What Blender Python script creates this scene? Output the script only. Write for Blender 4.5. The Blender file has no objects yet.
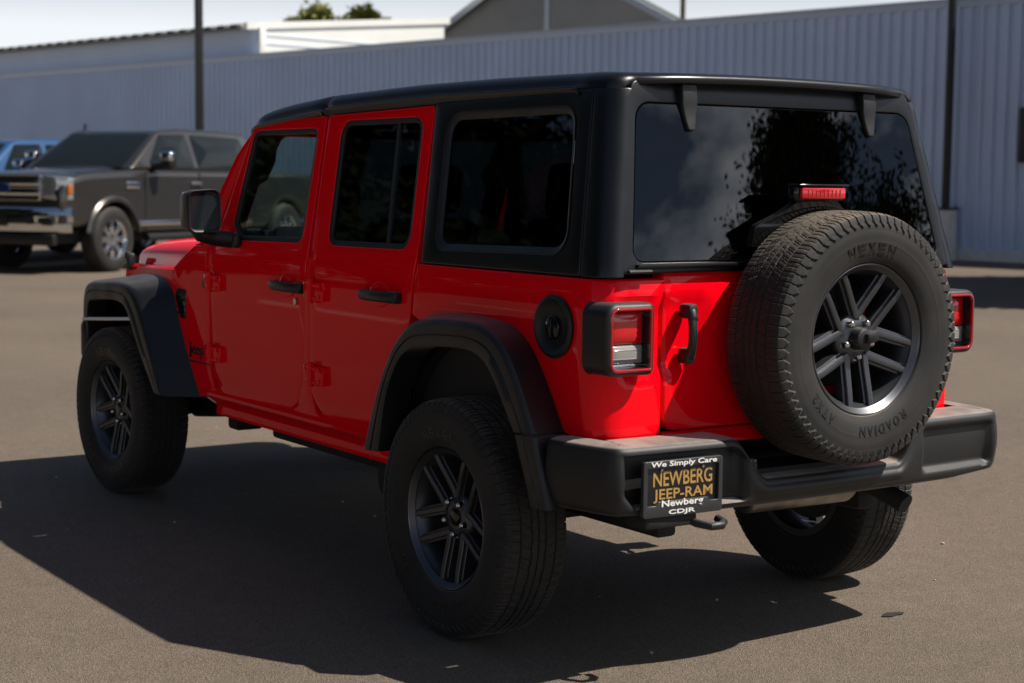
import bpy, bmesh, math, random
from math import sin, cos, pi, radians, sqrt, atan2
from mathutils import Vector, Matrix
from mathutils.geometry import delaunay_2d_cdt
random.seed(7)
SC = bpy.context.scene
COL = SC.collection

# ------------------------------------------------------------------ camera
cam_d = bpy.data.cameras.new('camera')
cam = bpy.data.objects.new('camera', cam_d); COL.objects.link(cam)
yaw, pitch, roll = -0.59645, -0.095757, 0.010508
f = Vector((cos(pitch)*cos(yaw), cos(pitch)*sin(yaw), sin(pitch)))
r0 = f.cross(Vector((0, 0, 1))).normalized(); u0 = r0.cross(f)
r = r0*cos(roll) + u0*sin(roll); u = -r0*sin(roll) + u0*cos(roll)
cam.matrix_world = Matrix(((r.x, u.x, -f.x, -4.5822), (r.y, u.y, -f.y, 3.7379), (r.z, u.z, -f.z, 1.4958), (0, 0, 0, 1)))
cam_d.sensor_width = 36.0
cam_d.lens = 1673.2/1024*36
cam_d.clip_end = 2000
cam_d.dof.use_dof = True
cam_d.dof.focus_distance = 5.7
cam_d.dof.aperture_fstop = 3.5
SC.camera = cam

# ------------------------------------------------------------------ light
KX, KY = 0.52, 0.57                     # ground shift of a shadow per metre of height
SUN_EL = math.atan(1/sqrt(KX*KX+KY*KY))
SUN_ROT = atan2(-KX, -KY)
SKY_STRENGTH = 0.05
world = bpy.data.worlds.new('World'); SC.world = world
world.use_nodes = True
nt = world.node_tree; nt.nodes.clear()
N = nt.nodes.new; LK = nt.links.new
w_out = N('ShaderNodeOutputWorld'); w_bg = N('ShaderNodeBackground')
sky = N('ShaderNodeTexSky'); sky.sky_type = 'NISHITA'; sky.sun_disc = False
sky.sun_elevation = SUN_EL; sky.sun_rotation = SUN_ROT
sky.air_density = 0.75; sky.dust_density = 0.5; sky.ozone_density = 1.2
tc = N('ShaderNodeTexCoord')
sep = N('ShaderNodeSeparateXYZ'); LK(tc.outputs['Generated'], sep.inputs[0])
zc = N('ShaderNodeMath'); zc.operation = 'MAXIMUM'; zc.inputs[1].default_value = 0.0; LK(sep.outputs['Z'], zc.inputs[0])
zd = N('ShaderNodeMath'); zd.operation = 'ADD'; zd.inputs[1].default_value = 0.22; LK(zc.outputs[0], zd.inputs[0])
dv = N('ShaderNodeVectorMath'); dv.operation = 'DIVIDE'
cmb = N('ShaderNodeCombineXYZ')
for k in range(3): LK(zd.outputs[0], cmb.inputs[k])
LK(tc.outputs['Generated'], dv.inputs[0]); LK(cmb.outputs[0], dv.inputs[1])
nz = N('ShaderNodeTexNoise'); nz.inputs['Scale'].default_value = 1.7; nz.inputs['Detail'].default_value = 9; nz.inputs['Roughness'].default_value = 0.56
LK(dv.outputs[0], nz.inputs['Vector'])
cr = N('ShaderNodeValToRGB'); cr.color_ramp.elements[0].position = 0.44; cr.color_ramp.elements[1].position = 0.64
cr.color_ramp.elements[1].color = (.85, .85, .85, 1)
LK(nz.outputs['Fac'], cr.inputs[0])
hz = N('ShaderNodeMapRange'); hz.inputs['From Min'].default_value = 0.085; hz.inputs['From Max'].default_value = 0.155
hz.inputs['To Min'].default_value = 1.0; hz.inputs['To Max'].default_value = 0.0; LK(zc.outputs[0], hz.inputs['Value'])
sc_ = N('ShaderNodeMath'); sc_.operation = 'MULTIPLY'; sc_.inputs[1].default_value = 0.95; LK(hz.outputs[0], sc_.inputs[0])
sunv = N('ShaderNodeVectorMath'); sunv.operation = 'DOT_PRODUCT'; LK(tc.outputs['Generated'], sunv.inputs[0])
sunv.inputs[1].default_value = Vector((-KX, -KY, 1)).normalized()
spw = N('ShaderNodeMapRange'); spw.inputs['From Min'].default_value = .45; spw.inputs['From Max'].default_value = 1.0
spw.inputs['To Min'].default_value = 2.5; spw.inputs['To Max'].default_value = 62.0; LK(sunv.outputs['Value'], spw.inputs['Value'])
ccol = N('ShaderNodeVectorMath'); ccol.operation = 'SCALE'; ccol.inputs[0].default_value = (1.0, 1.02, 1.06); LK(spw.outputs[0], ccol.inputs['Scale'])
mixk = N('ShaderNodeMix'); mixk.data_type = 'RGBA'
lowc = N('ShaderNodeMapRange'); lowc.inputs['From Min'].default_value = .32; lowc.inputs['From Max'].default_value = .46
lowc.inputs['To Min'].default_value = 1.0; lowc.inputs['To Max'].default_value = .12; LK(zc.outputs[0], lowc.inputs['Value'])
cfac = N('ShaderNodeMath'); cfac.operation = 'MULTIPLY'; LK(cr.outputs[0], cfac.inputs[0]); LK(lowc.outputs[0], cfac.inputs[1])
LK(cfac.outputs[0], mixk.inputs[0]); LK(sky.outputs[0], mixk.inputs[6]); LK(ccol.outputs[0], mixk.inputs[7])
mixc = N('ShaderNodeMix'); mixc.data_type = 'RGBA'
LK(sc_.outputs[0], mixc.inputs[0]); LK(mixk.outputs[2], mixc.inputs[6]); mixc.inputs[7].default_value = (14.2, 14.8, 15.5, 1)
LK(mixc.outputs[2], w_bg.inputs[0]); w_bg.inputs[1].default_value = SKY_STRENGTH
LK(w_bg.outputs[0], w_out.inputs[0])
sun_d = bpy.data.lights.new('sun', 'SUN'); sun = bpy.data.objects.new('sun', sun_d); COL.objects.link(sun)
sun_d.energy = 5.0; sun_d.angle = radians(0.5); sun_d.color = (1.0, 0.93, 0.84)
sun.rotation_euler = Vector((KX, KY, -1)).to_track_quat('-Z', 'Y').to_euler()
sun.location = (-6, -6, 12)
SC.view_settings.view_transform = 'Standard'; SC.view_settings.look = 'None'
SC.view_settings.gamma = 1; SC.view_settings.use_curve_mapping = False
SC.view_settings.exposure = 0.40

# ------------------------------------------------------------------ materials
def mat(name, col, rough=0.5, metal=0.0, coat=0.0, spec=0.5, bump=None, var=None, coat_rough=0.03, rvar=None):
    """bump=(scale,strength,dist); var=(scale,amount) colour variation; rvar=(scale,amount) roughness variation"""
    m = bpy.data.materials.new(name); m.use_nodes = True
    t = m.node_tree; b = t.nodes['Principled BSDF']
    b.inputs['Base Color'].default_value = (*col, 1); b.inputs['Roughness'].default_value = rough
    b.inputs['Metallic'].default_value = metal; b.inputs['Coat Weight'].default_value = coat
    b.inputs['Coat Roughness'].default_value = coat_rough; b.inputs['Specular IOR Level'].default_value = spec
    co = t.nodes.new('ShaderNodeTexCoord').outputs['Object']
    def noise(s, d=4):
        n = t.nodes.new('ShaderNodeTexNoise'); n.inputs['Scale'].default_value = s; n.inputs['Detail'].default_value = d
        t.links.new(co, n.inputs['Vector']); return n.outputs['Fac']
    if bump:
        bn = t.nodes.new('ShaderNodeBump'); bn.inputs['Strength'].default_value = bump[1]; bn.inputs['Distance'].default_value = bump[2]
        t.links.new(noise(bump[0]), bn.inputs['Height']); t.links.new(bn.outputs[0], b.inputs['Normal'])
    if var:
        mr = t.nodes.new('ShaderNodeMapRange'); mr.inputs['From Min'].default_value = .3; mr.inputs['From Max'].default_value = .7
        mr.inputs['To Min'].default_value = 1-var[1]; mr.inputs['To Max'].default_value = 1+var[1]
        t.links.new(noise(var[0], 6), mr.inputs['Value'])
        vm = t.nodes.new('ShaderNodeVectorMath'); vm.operation = 'SCALE'; vm.inputs[0].default_value = col
        t.links.new(mr.outputs[0], vm.inputs['Scale']); t.links.new(vm.outputs[0], b.inputs['Base Color'])
    if rvar:
        mr = t.nodes.new('ShaderNodeMapRange'); mr.inputs['From Min'].default_value = .3; mr.inputs['From Max'].default_value = .7
        mr.inputs['To Min'].default_value = max(0, rough-rvar[1]); mr.inputs['To Max'].default_value = rough+rvar[1]
        t.links.new(noise(rvar[0], 5), mr.inputs['Value']); t.links.new(mr.outputs[0], b.inputs['Roughness'])
    return m

def sheen(m, w, rough, tint):
    b = m.node_tree.nodes['Principled BSDF']; b.inputs['Sheen Weight'].default_value = w; b.inputs['Sheen Roughness'].default_value = rough; b.inputs['Sheen Tint'].default_value = (*tint, 1)
def dust(m, col, amount, z0=.72, z1=.97, scale=14):
    # settled dust on upward faces, broken up by noise
    t = m.node_tree; b = t.nodes['Principled BSDF']; inp = b.inputs['Base Color']
    src = inp.links[0].from_socket if inp.links else None
    ge = t.nodes.new('ShaderNodeNewGeometry'); sx = t.nodes.new('ShaderNodeSeparateXYZ'); t.links.new(ge.outputs['Normal'], sx.inputs[0])
    mr = t.nodes.new('ShaderNodeMapRange'); mr.interpolation_type = 'SMOOTHSTEP'; mr.inputs['From Min'].default_value = z0; mr.inputs['From Max'].default_value = z1; mr.inputs['To Max'].default_value = amount
    t.links.new(sx.outputs['Z'], mr.inputs['Value'])
    n = t.nodes.new('ShaderNodeTexNoise'); n.inputs['Scale'].default_value = scale; n.inputs['Detail'].default_value = 7
    t.links.new(t.nodes.new('ShaderNodeTexCoord').outputs['Object'], n.inputs['Vector'])
    nr = t.nodes.new('ShaderNodeMapRange'); nr.inputs['From Min'].default_value = .3; nr.inputs['From Max'].default_value = .65; nr.inputs['To Min'].default_value = .5; t.links.new(n.outputs['Fac'], nr.inputs['Value'])
    mu = t.nodes.new('ShaderNodeMath'); mu.operation = 'MULTIPLY'; t.links.new(mr.outputs[0], mu.inputs[0]); t.links.new(nr.outputs[0], mu.inputs[1])
    mx_ = t.nodes.new('ShaderNodeMix'); mx_.data_type = 'RGBA'; t.links.new(mu.outputs[0], mx_.inputs[0])
    if src: t.links.new(src, mx_.inputs[6])
    else: mx_.inputs[6].default_value = inp.default_value
    mx_.inputs[7].default_value = (*col, 1); t.links.new(mx_.outputs[2], inp)
def glassmat(name, tint, refl=1.0):
    m = bpy.data.materials.new(name); m.use_nodes = True; t = m.node_tree; t.nodes.clear()
    o = t.nodes.new('ShaderNodeOutputMaterial'); mixs = t.nodes.new('ShaderNodeMixShader')
    tr = t.nodes.new('ShaderNodeBsdfTransparent'); tr.inputs[0].default_value = (*tint, 1)
    gl = t.nodes.new('ShaderNodeBsdfGlossy'); gl.inputs['Roughness'].default_value = 0.0; gl.inputs[0].default_value = (refl, refl, refl, 1)
    lw = t.nodes.new('ShaderNodeLayerWeight'); lw.inputs[0].default_value = 0.5
    p = t.nodes.new('ShaderNodeMath'); p.operation = 'POWER'; p.inputs[1].default_value = 5
    q = t.nodes.new('ShaderNodeMath'); q.operation = 'MULTIPLY_ADD'; q.inputs[1].default_value = .96; q.inputs[2].default_value = .055
    t.links.new(lw.outputs['Facing'], p.inputs[0]); t.links.new(p.outputs[0], q.inputs[0]); t.links.new(q.outputs[0], mixs.inputs[0])
    t.links.new(tr.outputs[0], mixs.inputs[1]); t.links.new(gl.outputs[0], mixs.inputs[2]); t.links.new(mixs.outputs[0], o.inputs[0])
    return m

M = {}
M['red'] = mat('red_paint', (0.88, 0.0012, 0.009), 0.36, 0, .46, .0, rvar=(3, .05), bump=(2.4, 1.0, .0016))
M['hardtop'] = mat('black_hardtop', (0.0042, 0.0046, 0.0056), .30, bump=(900, .12, .002), var=(6, .15))
M['plastic'] = mat('black_plastic', (0.0085, 0.0090, 0.0105), .44, bump=(700, .25, .002), var=(5, .25), rvar=(9, .08))
M['gloss_black'] = mat('gloss_black', (0.008, 0.008, 0.009), .12)
M['dark'] = mat('underbody_black', (0.008, 0.008, 0.008), .75, bump=(30, .3, .01))
M['rubber_seal'] = mat('rubber_seal', (0.008, 0.008, 0.009), .5)
M['trim'] = mat('cabin_trim', (0.012, 0.012, 0.013), .7)
M['seat'] = mat('seat_cloth', (0.016, 0.016, 0.018), .8, bump=(300, .3, .003))
M['glass_clear'] = glassmat('light_glass', (.80, .87, .85))
M['glass_dark'] = glassmat('privacy_glass', (.16, .178, .178))
M['glass_rear'] = glassmat('rear_privacy_glass', (.15, .165, .17))
M['rim'] = mat('dark_alloy', (0.098, 0.102, 0.112), .38, .85, bump=(500, .05, .001))
M['rim_edge'] = mat('alloy_edge', (0.13, 0.13, 0.135), .25, 1.0)
M['chrome'] = mat('chrome', (.75, .76, .78), .10, 1.0)
M['nut'] = mat('lug_nut_chrome', (.55, .55, .57), .18, 1.0)
M['steel'] = mat('exhaust_steel', (.34, .32, .29), .38, 1.0, var=(14, .3))
M['lens_red'] = mat('red_lens', (0.55, 0.004, 0.008), .15, 0, 1.0, .5)
M['lens_ring'] = mat('red_lens_ring', (0.36, 0.003, 0.008), .12, 0, 1.0, .5)
M['lens_white'] = mat('white_lens', (0.26, 0.25, 0.24), .18, 0, 1.0, .5)
M['mirror'] = mat('mirror_glass', (.012, .016, .020), .03, 0, 0, .9)
M['plate'] = mat('plate_black', (0.006, 0.006, 0.006), .4)
M['plate_frame'] = mat('plate_frame_plastic', (0.030, 0.031, 0.033), .35)
M['gold'] = mat('gold_lettering', (0.42, 0.25, 0.07), .4)
M['white'] = mat('white_lettering', (.80, .80, .78), .4)
M['badge'] = mat('badge_black', (0.008, 0.008, 0.008), .35)
M['letter'] = mat('tyre_lettering', (0.006, 0.006, 0.006), .38)

def tyre_mat():
    m = mat('tyre_rubber', (0.022, 0.020, 0.018), .72, bump=(220, .12, .002))
    t = m.node_tree; b = t.nodes['Principled BSDF']
    co = t.nodes.new('ShaderNodeTexCoord').outputs['Object']
    n = t.nodes.new('ShaderNodeTexNoise'); n.inputs['Scale'].default_value = 7; n.inputs['Detail'].default_value = 8; t.links.new(co, n.inputs['Vector'])
    rmp = t.nodes.new('ShaderNodeValToRGB')
    rmp.color_ramp.elements[0].position = .38; rmp.color_ramp.elements[0].color = (.0070, .0068, .0066, 1)
    rmp.color_ramp.elements[1].position = .72; rmp.color_ramp.elements[1].color = (.020, .0178, .0156, 1)
    t.links.new(n.outputs['Fac'], rmp.inputs[0]); t.links.new(rmp.outputs[0], b.inputs['Base Color'])
    return m
M['tyre'] = tyre_mat()
sheen(M['tyre'], .15, .30, (1, .86, .68)); sheen(M['plastic'], .15, .25, (1, .95, .90))
dust(M['tyre'], (.20, .155, .110), .75, .60, .98, 18); dust(M['plastic'], (.075, .072, .068), .75)
M['bumper'] = mat('dusty_bumper_plastic', (0.0085, 0.0085, 0.009), .50, bump=(700, .25, .002), var=(5, .25)); sheen(M['bumper'], .20, .28, (1, .90, .82)); dust(M['bumper'], (.30, .262, .225), 1.0)

def asphalt():
    m = bpy.data.materials.new('asphalt'); m.use_nodes = True; t = m.node_tree; b = t.nodes['Principled BSDF']
    co = t.nodes.new('ShaderNodeTexCoord').outputs['Object']
    def nz(s, d, rg=.6):
        n = t.nodes.new('ShaderNodeTexNoise'); n.inputs['Scale'].default_value = s; n.inputs['Detail'].default_value = d; n.inputs['Roughness'].default_value = rg
        t.links.new(co, n.inputs['Vector']); return n.outputs['Fac']
    big = nz(.35, 5); fine = nz(185, 3, .7); mid = nz(9, 5); stain = nz(.9, 7, .55)
    vo = t.nodes.new('ShaderNodeTexVoronoi'); vo.inputs['Scale'].default_value = 250; t.links.new(co, vo.inputs['Vector'])
    r1 = t.nodes.new('ShaderNodeValToRGB')
    r1.color_ramp.elements[0].position = .33; r1.color_ramp.elements[0].color = (.072, .058, .044, 1)
    r1.color_ramp.elements[1].position = .68; r1.color_ramp.elements[1].color = (.246, .200, .155, 1)
    t.links.new(fine, r1.inputs[0])
    # aggregate chips: each cell its own tone
    sx = t.nodes.new('ShaderNodeSeparateColor'); t.links.new(vo.outputs['Color'], sx.inputs[0])
    r2 = t.nodes.new('ShaderNodeValToRGB'); r2.color_ramp.interpolation = 'LINEAR'
    r2.color_ramp.elements[0].position = .0; r2.color_ramp.elements[0].color = (.58, .58, .58, 1)
    r2.color_ramp.elements[1].position = 1.0; r2.color_ramp.elements[1].color = (1.42, 1.38, 1.32, 1)
    t.links.new(sx.outputs[0], r2.inputs[0])
    mu = t.nodes.new('ShaderNodeMix'); mu.data_type = 'RGBA'; mu.blend_type = 'MULTIPLY'; mu.inputs[0].default_value = 1
    t.links.new(r1.outputs[0], mu.inputs[6]); t.links.new(r2.outputs[0], mu.inputs[7])
    def scale_by(src, col, lo, hi):
        mr = t.nodes.new('ShaderNodeMapRange'); mr.inputs['From Min'].default_value = .3; mr.inputs['From Max'].default_value = .7
        mr.inputs['To Min'].default_value = lo; mr.inputs['To Max'].default_value = hi; t.links.new(src, mr.inputs['Value'])
        vm = t.nodes.new('ShaderNodeVectorMath'); vm.operation = 'SCALE'; t.links.new(col, vm.inputs[0]); t.links.new(mr.outputs[0], vm.inputs['Scale'])
        return vm.outputs[0]
    c = scale_by(big, mu.outputs[2], .86, 1.14); c = scale_by(mid, c, .92, 1.08)
    sr = t.nodes.new('ShaderNodeMapRange'); sr.inputs['From Min'].default_value = .64; sr.inputs['From Max'].default_value = .72; sr.inputs['To Min'].default_value = 1.0; sr.inputs['To Max'].default_value = .80; t.links.new(stain, sr.inputs['Value'])
    vs_ = t.nodes.new('ShaderNodeVectorMath'); vs_.operation = 'SCALE'; t.links.new(c, vs_.inputs[0]); t.links.new(sr.outputs[0], vs_.inputs['Scale']); c = vs_.outputs[0]
    t.links.new(c, b.inputs['Base Color']); b.inputs['Roughness'].default_value = .82; b.inputs['Specular IOR Level'].default_value = .35
    ad = t.nodes.new('ShaderNodeMath'); ad.operation = 'ADD'; t.links.new(fine, ad.inputs[0]); t.links.new(vo.outputs['Distance'], ad.inputs[1])
    bp = t.nodes.new('ShaderNodeBump'); bp.inputs['Strength'].default_value = .75; bp.inputs['Distance'].default_value = .006
    t.links.new(ad.outputs[0], bp.inputs['Height']); t.links.new(bp.outputs[0], b.inputs['Normal'])
    return m
M['asphalt'] = asphalt()
M['wall'] = mat('wall_metal', (.56, .665, .84), .48, 0, 0, .4, var=(.5, .06), rvar=(2, .08))
M['flashing'] = mat('wall_flashing', (.52, .61, .74), .45)
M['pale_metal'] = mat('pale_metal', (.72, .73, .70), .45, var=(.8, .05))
M['roof_dark'] = mat('dark_roof_edge', (.05, .07, .06), .6)
M['trim_grey'] = mat('gable_trim', (.34, .37, .42), .5)
M['stripe_pale'] = mat('stripe_pale', (.62, .60, .54), .7, var=(8, .2))
M['siding'] = mat('gable_siding', (.20, .195, .19), .7, var=(1.0, .08))
M['concrete'] = mat('pedestal_concrete', (.62, .61, .60), .85, bump=(40, .4, .01), var=(6, .12))
M['pole'] = mat('pole_black', (.012, .012, .013), .4)
M['bark'] = mat('bark', (.075, .055, .040), .9, bump=(25, .6, .02))
M['truck_paint'] = mat('bronze_grey_paint', (.062, .056, .050), .30, .65, 1.0)
M['blue_paint'] = mat('blue_paint', (.025, .09, .22), .35, .3, 1.0)
M['truck_glass'] = mat('dark_cab_glass', (.010, .014, .016), .03, 0, 0, .16)
M['amber'] = mat('amber_lens', (.36, .10, .012), .25, 0, .5)
M['emblem'] = mat('emblem_blue', (.01, .03, .10), .25, 0, 1)
M['lamp_glass'] = mat('headlamp_lens', (.35, .36, .37), .08, .5, 1)

def leafmat(name, a, b_):
    m = bpy.data.materials.new(name); m.use_nodes = True; t = m.node_tree; b = t.nodes['Principled BSDF']
    co = t.nodes.new('ShaderNodeTexCoord').outputs['Object']
    n = t.nodes.new('ShaderNodeTexNoise'); n.inputs['Scale'].default_value = 1.3; n.inputs['Detail'].default_value = 5; t.links.new(co, n.inputs['Vector'])
    rp_ = t.nodes.new('ShaderNodeValToRGB'); rp_.color_ramp.elements[0].position = .35; rp_.color_ramp.elements[0].color = (*a, 1)
    rp_.color_ramp.elements[1].position = .65; rp_.color_ramp.elements[1].color = (*b_, 1)
    t.links.new(n.outputs['Fac'], rp_.inputs[0]); t.links.new(rp_.outputs[0], b.inputs['Base Color']); b.inputs['Roughness'].default_value = .6
    return m
M['leaf'] = leafmat('green_leaf', (.030, .055, .014), (.065, .095, .022))
M['spot'] = mat('dark_spot', (.022, .018, .015), .8, var=(30, .4))
M['stone'] = mat('pale_stone', (.38, .34, .29), .8, var=(20, .3))
M['leaf_dark'] = leafmat('added_tree_dark_leaf', (.008, .012, .006), (.013, .019, .008))
M['leaf_dark'].node_tree.nodes['Principled BSDF'].inputs['Specular IOR Level'].default_value = .05
M['leaf_dark'].node_tree.nodes['Principled BSDF'].inputs['Roughness'].default_value = .9
M['leaf_yellow'] = leafmat('yellow_green_leaf', (.11, .13, .02), (.20, .20, .04))

# ------------------------------------------------------------------ mesh helpers
def smooth(x, a, b):
    if a == b: return float(x >= a)
    t = max(0., min(1., (x-a)/(b-a))); return t*t*(3-2*t)
def lerp(a, b, t): return a+(b-a)*t
def interp(x, tab):
    """piecewise linear, tab sorted by x"""
    if x <= tab[0][0]: return tab[0][1]
    for (x0, y0), (x1, y1) in zip(tab, tab[1:]):
        if x <= x1: return lerp(y0, y1, (x-x0)/(x1-x0))
    return tab[-1][1]

def rp(pts, rad, seg=5):
    """rounded polygon; a point may carry its own radius as third value"""
    out = []; n = len(pts)
    for i in range(n):
        p = Vector(pts[i][:2]); a = Vector(pts[i-1][:2]); b = Vector(pts[(i+1) % n][:2])
        rr = pts[i][2] if len(pts[i]) > 2 else rad
        da = (a-p); db = (b-p); la, lb = da.length, db.length; da /= la; db /= lb
        ang = math.acos(max(-1, min(1, da.dot(db))))
        if rr < 1e-5 or ang > 3.10: out.append(p); continue
        d = min(rr/math.tan(ang/2), la*.48, lb*.48); r_ = d*math.tan(ang/2)
        c = p+(da+db).normalized()*(r_/sin(ang/2)); s = p+da*d-c; e = p+db*d-c
        tot = s.angle_signed(e)   # clockwise positive
        for k in range(seg+1):
            out.append(c+Matrix.Rotation(-tot*k/seg, 2) @ s)
    return [(v.x, v.y) for v in out]
def dens(poly, step, closed=True):
    out = []; n = len(poly)
    for i in range(n if closed else n-1):
        a = poly[i]; b = poly[(i+1) % n]; L = math.dist(a, b); k = max(1, int(math.ceil(L/step)))
        for j in range(k): out.append(tuple(lerp(a[q], b[q], j/k) for q in range(len(a))))
    if not closed: out.append(tuple(poly[-1]))
    return out
def area(p): return .5*sum(p[i-1][0]*p[i][1]-p[i][0]*p[i-1][1] for i in range(len(p)))
def offset(loop, d):
    """move a loop to its left by d"""
    n = len(loop); out = []
    for i in range(n):
        a, p, b = loop[i-1], loop[i], loop[(i+1) % n]
        e1 = Vector((p[0]-a[0], p[1]-a[1])); e2 = Vector((b[0]-p[0], b[1]-p[1]))
        if e1.length < 1e-9: e1 = e2
        if e2.length < 1e-9: e2 = e1
        e1.normalize(); e2.normalize()
        n1 = Vector((-e1.y, e1.x)); n2 = Vector((-e2.y, e2.x)); m = n1+n2
        m = m.normalized() if m.length > 1e-6 else n1
        k = d/max(.45, m.dot(n1)); out.append((p[0]+m.x*k, p[1]+m.y*k))
    return out
def inside(p, poly):
    c = False; x, y = p; n = len(poly)
    for i in range(n):
        x1, y1 = poly[i-1]; x2, y2 = poly[i]
        if (y1 > y) != (y2 > y) and x < (x2-x1)*(y-y1)/(y2-y1)+x1: c = not c
    return c
def dist_loop(p, loop):
    best = 9e9; px, py = p
    for i in range(len(loop)):
        ax, ay = loop[i-1]; bx, by = loop[i]; dx, dy = bx-ax, by-ay; L = dx*dx+dy*dy
        t = 0 if L == 0 else max(0, min(1, ((px-ax)*dx+(py-ay)*dy)/L))
        best = min(best, (px-ax-t*dx)**2+(py-ay-t*dy)**2)
    return sqrt(best)

class MB:
    def __init__(self): self.v = []; self.f = []; self.mi = []; self.cm = 0
    def add(self, vs, fs):
        o = len(self.v); self.v.extend([tuple(v) for v in vs]); self.f.extend([tuple(i+o for i in q) for q in fs]); self.mi.extend([self.cm]*len(fs)); return self
    def use(self, i): self.cm = i; return self
    def grid(self, rows, closed_u=False, closed_v=False, cap=False):
        nu = len(rows); nv = len(rows[0]); vs = [p for row in rows for p in row]; fs = []
        for i in range(nu if closed_u else nu-1):
            for j in range(nv if closed_v else nv-1):
                a, b = i, (i+1) % nu; c, d = j, (j+1) % nv
                fs.append((a*nv+c, a*nv+d, b*nv+d, b*nv+c))
        if cap:
            fs.append(tuple(range(nv))); fs.append(tuple((nu-1)*nv+k for k in reversed(range(nv))))
        return self.add(vs, fs)
    def box(self, c, s, rot=None, b=0.0, seg=2):
        bm = bmesh.new(); bmesh.ops.create_cube(bm, size=1.0)
        bmesh.ops.scale(bm, vec=s, verts=bm.verts)
        if b > 0: bmesh.ops.bevel(bm, geom=bm.edges[:], offset=b, segments=seg, profile=.5, affect='EDGES')
        m = Matrix.Translation(c) @ (rot.to_4x4() if rot is not None else Matrix.Identity(4))
        bm.verts.index_update()
        self.add([m @ v.co for v in bm.verts], [[v.index for v in q.verts] for q in bm.faces]); bm.free(); return self
    def cyl(self, p0, p1, ra, rb=None, n=16, cap=True):
        rb = ra if rb is None else rb; p0 = Vector(p0); p1 = Vector(p1); d = (p1-p0).normalized()
        a = d.orthogonal().normalized(); b = d.cross(a)
        rows = [[p+(a*cos(2*pi*k/n)+b*sin(2*pi*k/n))*q for k in range(n)] for p, q in ((p0, ra), (p1, rb))]
        return self.grid(rows, closed_v=True, cap=cap)
    def tube(self, pts, rad, n=10, cap=True, closed=False):
        P = [Vector(p) for p in pts]; m = len(P); rows = []; a = None
        for i in range(m):
            if closed: t = (P[(i+1) % m]-P[i-1]).normalized()
            else: t = (P[min(i+1, m-1)]-P[max(i-1, 0)]).normalized()
            a = t.orthogonal().normalized() if a is None else (a-t*a.dot(t)).normalized()
            b = t.cross(a); q = rad[i] if hasattr(rad, '__len__') else rad
            rows.append([P[i]+(a*cos(2*pi*k/n)+b*sin(2*pi*k/n))*q for k in range(n)])
        return self.grid(rows, closed_u=closed, closed_v=True, cap=cap and not closed)
    def lathe(self, prof, c=(0, 0, 0), n=64, a0=0, a1=2*pi):
        """prof: (radius, y); axis +Y through c"""
        full = abs(a1-a0-2*pi) < 1e-6; m = n if full else n+1; rows = []
        for k in range(m):
            t = a0+(a1-a0)*k/n; rows.append([(c[0]+q*cos(t), c[1]+y, c[2]+q*sin(t)) for q, y in prof])
        return self.grid(rows, closed_u=full)
    def prism(self, poly, fmap, w0, w1):
        """solid from a 2D outline between depths w0 and w1"""
        n = len(poly); vs = [fmap(p[0], p[1], w0) for p in poly]+[fmap(p[0], p[1], w1) for p in poly]
        fs = [tuple(reversed(range(n))), tuple(range(n, 2*n))]+[(i, (i+1) % n, n+(i+1) % n, n+i) for i in range(n)]
        return self.add(vs, fs)
    def panel(self, outline, holes, fmap, t=.03, b=.005, step=.06, back=True):
        """curved sheet panel with rounded edges, thickness t, cut by holes"""
        lo = list(outline)
        if area(lo) < 0: lo.reverse()
        loops = [dens(lo, step)]
        for h in holes:
            h = list(h)
            if area(h) > 0: h.reverse()
            loops.append(dens(h, step))
        inner = []
        for L in loops:
            rings = []
            for ins, w in ((0, -t), (0, -b), (.08*b, -.6*b), (.3*b, -.3*b), (.6*b, -.08*b), (b, 0)):
                rings.append([(p[0], p[1], w) for p in offset(L, ins)])
            self.grid([[fmap(*p) for p in R] for R in rings], closed_v=True)
            inner.append([(p[0], p[1]) for p in rings[-1]])
        def fill(lps, w):
            pts = []; ed = []
            for L in lps:
                o = len(pts); pts.extend(L); ed.extend((o+i, o+(i+1) % len(L)) for i in range(len(L)))
            xs = [p[0] for p in lps[0]]; ysl = [p[1] for p in lps[0]]
            nx = int((max(xs)-min(xs))/step); ny = int((max(ysl)-min(ysl))/step)
            for i in range(1, nx+1):
                for j in range(1, ny+1):
                    p = (min(xs)+(max(xs)-min(xs))*i/(nx+1), min(ysl)+(max(ysl)-min(ysl))*j/(ny+1))
                    if inside(p, lps[0]) and not any(inside(p, h) for h in lps[1:]) and all(dist_loop(p, L) > step*.45 for L in lps): pts.append(p)
            v, e, fc, *_ = delaunay_2d_cdt([Vector(p) for p in pts], ed, [], 2, 1e-6)
            def ok(q):
                c = (sum(v[i].x for i in q)/len(q), sum(v[i].y for i in q)/len(q))
                return inside(c, lps[0]) and not any(inside(c, h) for h in lps[1:])
            self.add([fmap(p.x, p.y, w) for p in v], [q for q in fc if ok(q)])
        fill(inner, 0.0)
        if back: fill(loops, -t)
        return self
    def text(self, s, w, h, fmap, depth=.001, base=0.0, bold=0.0):
        """text fitted in w x h, centred on 0,0; fmap(x,y,z)->point"""
        cu = bpy.data.curves.new('t', 'FONT'); cu.body = s; cu.extrude = .5; cu.resolution_u = 3; cu.offset = bold
        o = bpy.data.objects.new('t', cu); COL.objects.link(o)
        dg = bpy.context.evaluated_depsgraph_get(); dg.update(); e = o.evaluated_get(dg); me = e.to_mesh()
        vs = [v.co.copy() for v in me.vertices]; fs = [tuple(q.vertices) for q in me.polygons]
        e.to_mesh_clear(); COL.objects.unlink(o); bpy.data.objects.remove(o); bpy.data.curves.remove(cu)
        x0 = min(v.x for v in vs); x1 = max(v.x for v in vs); y0 = min(v.y for v in vs); y1 = max(v.y for v in vs)
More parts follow.
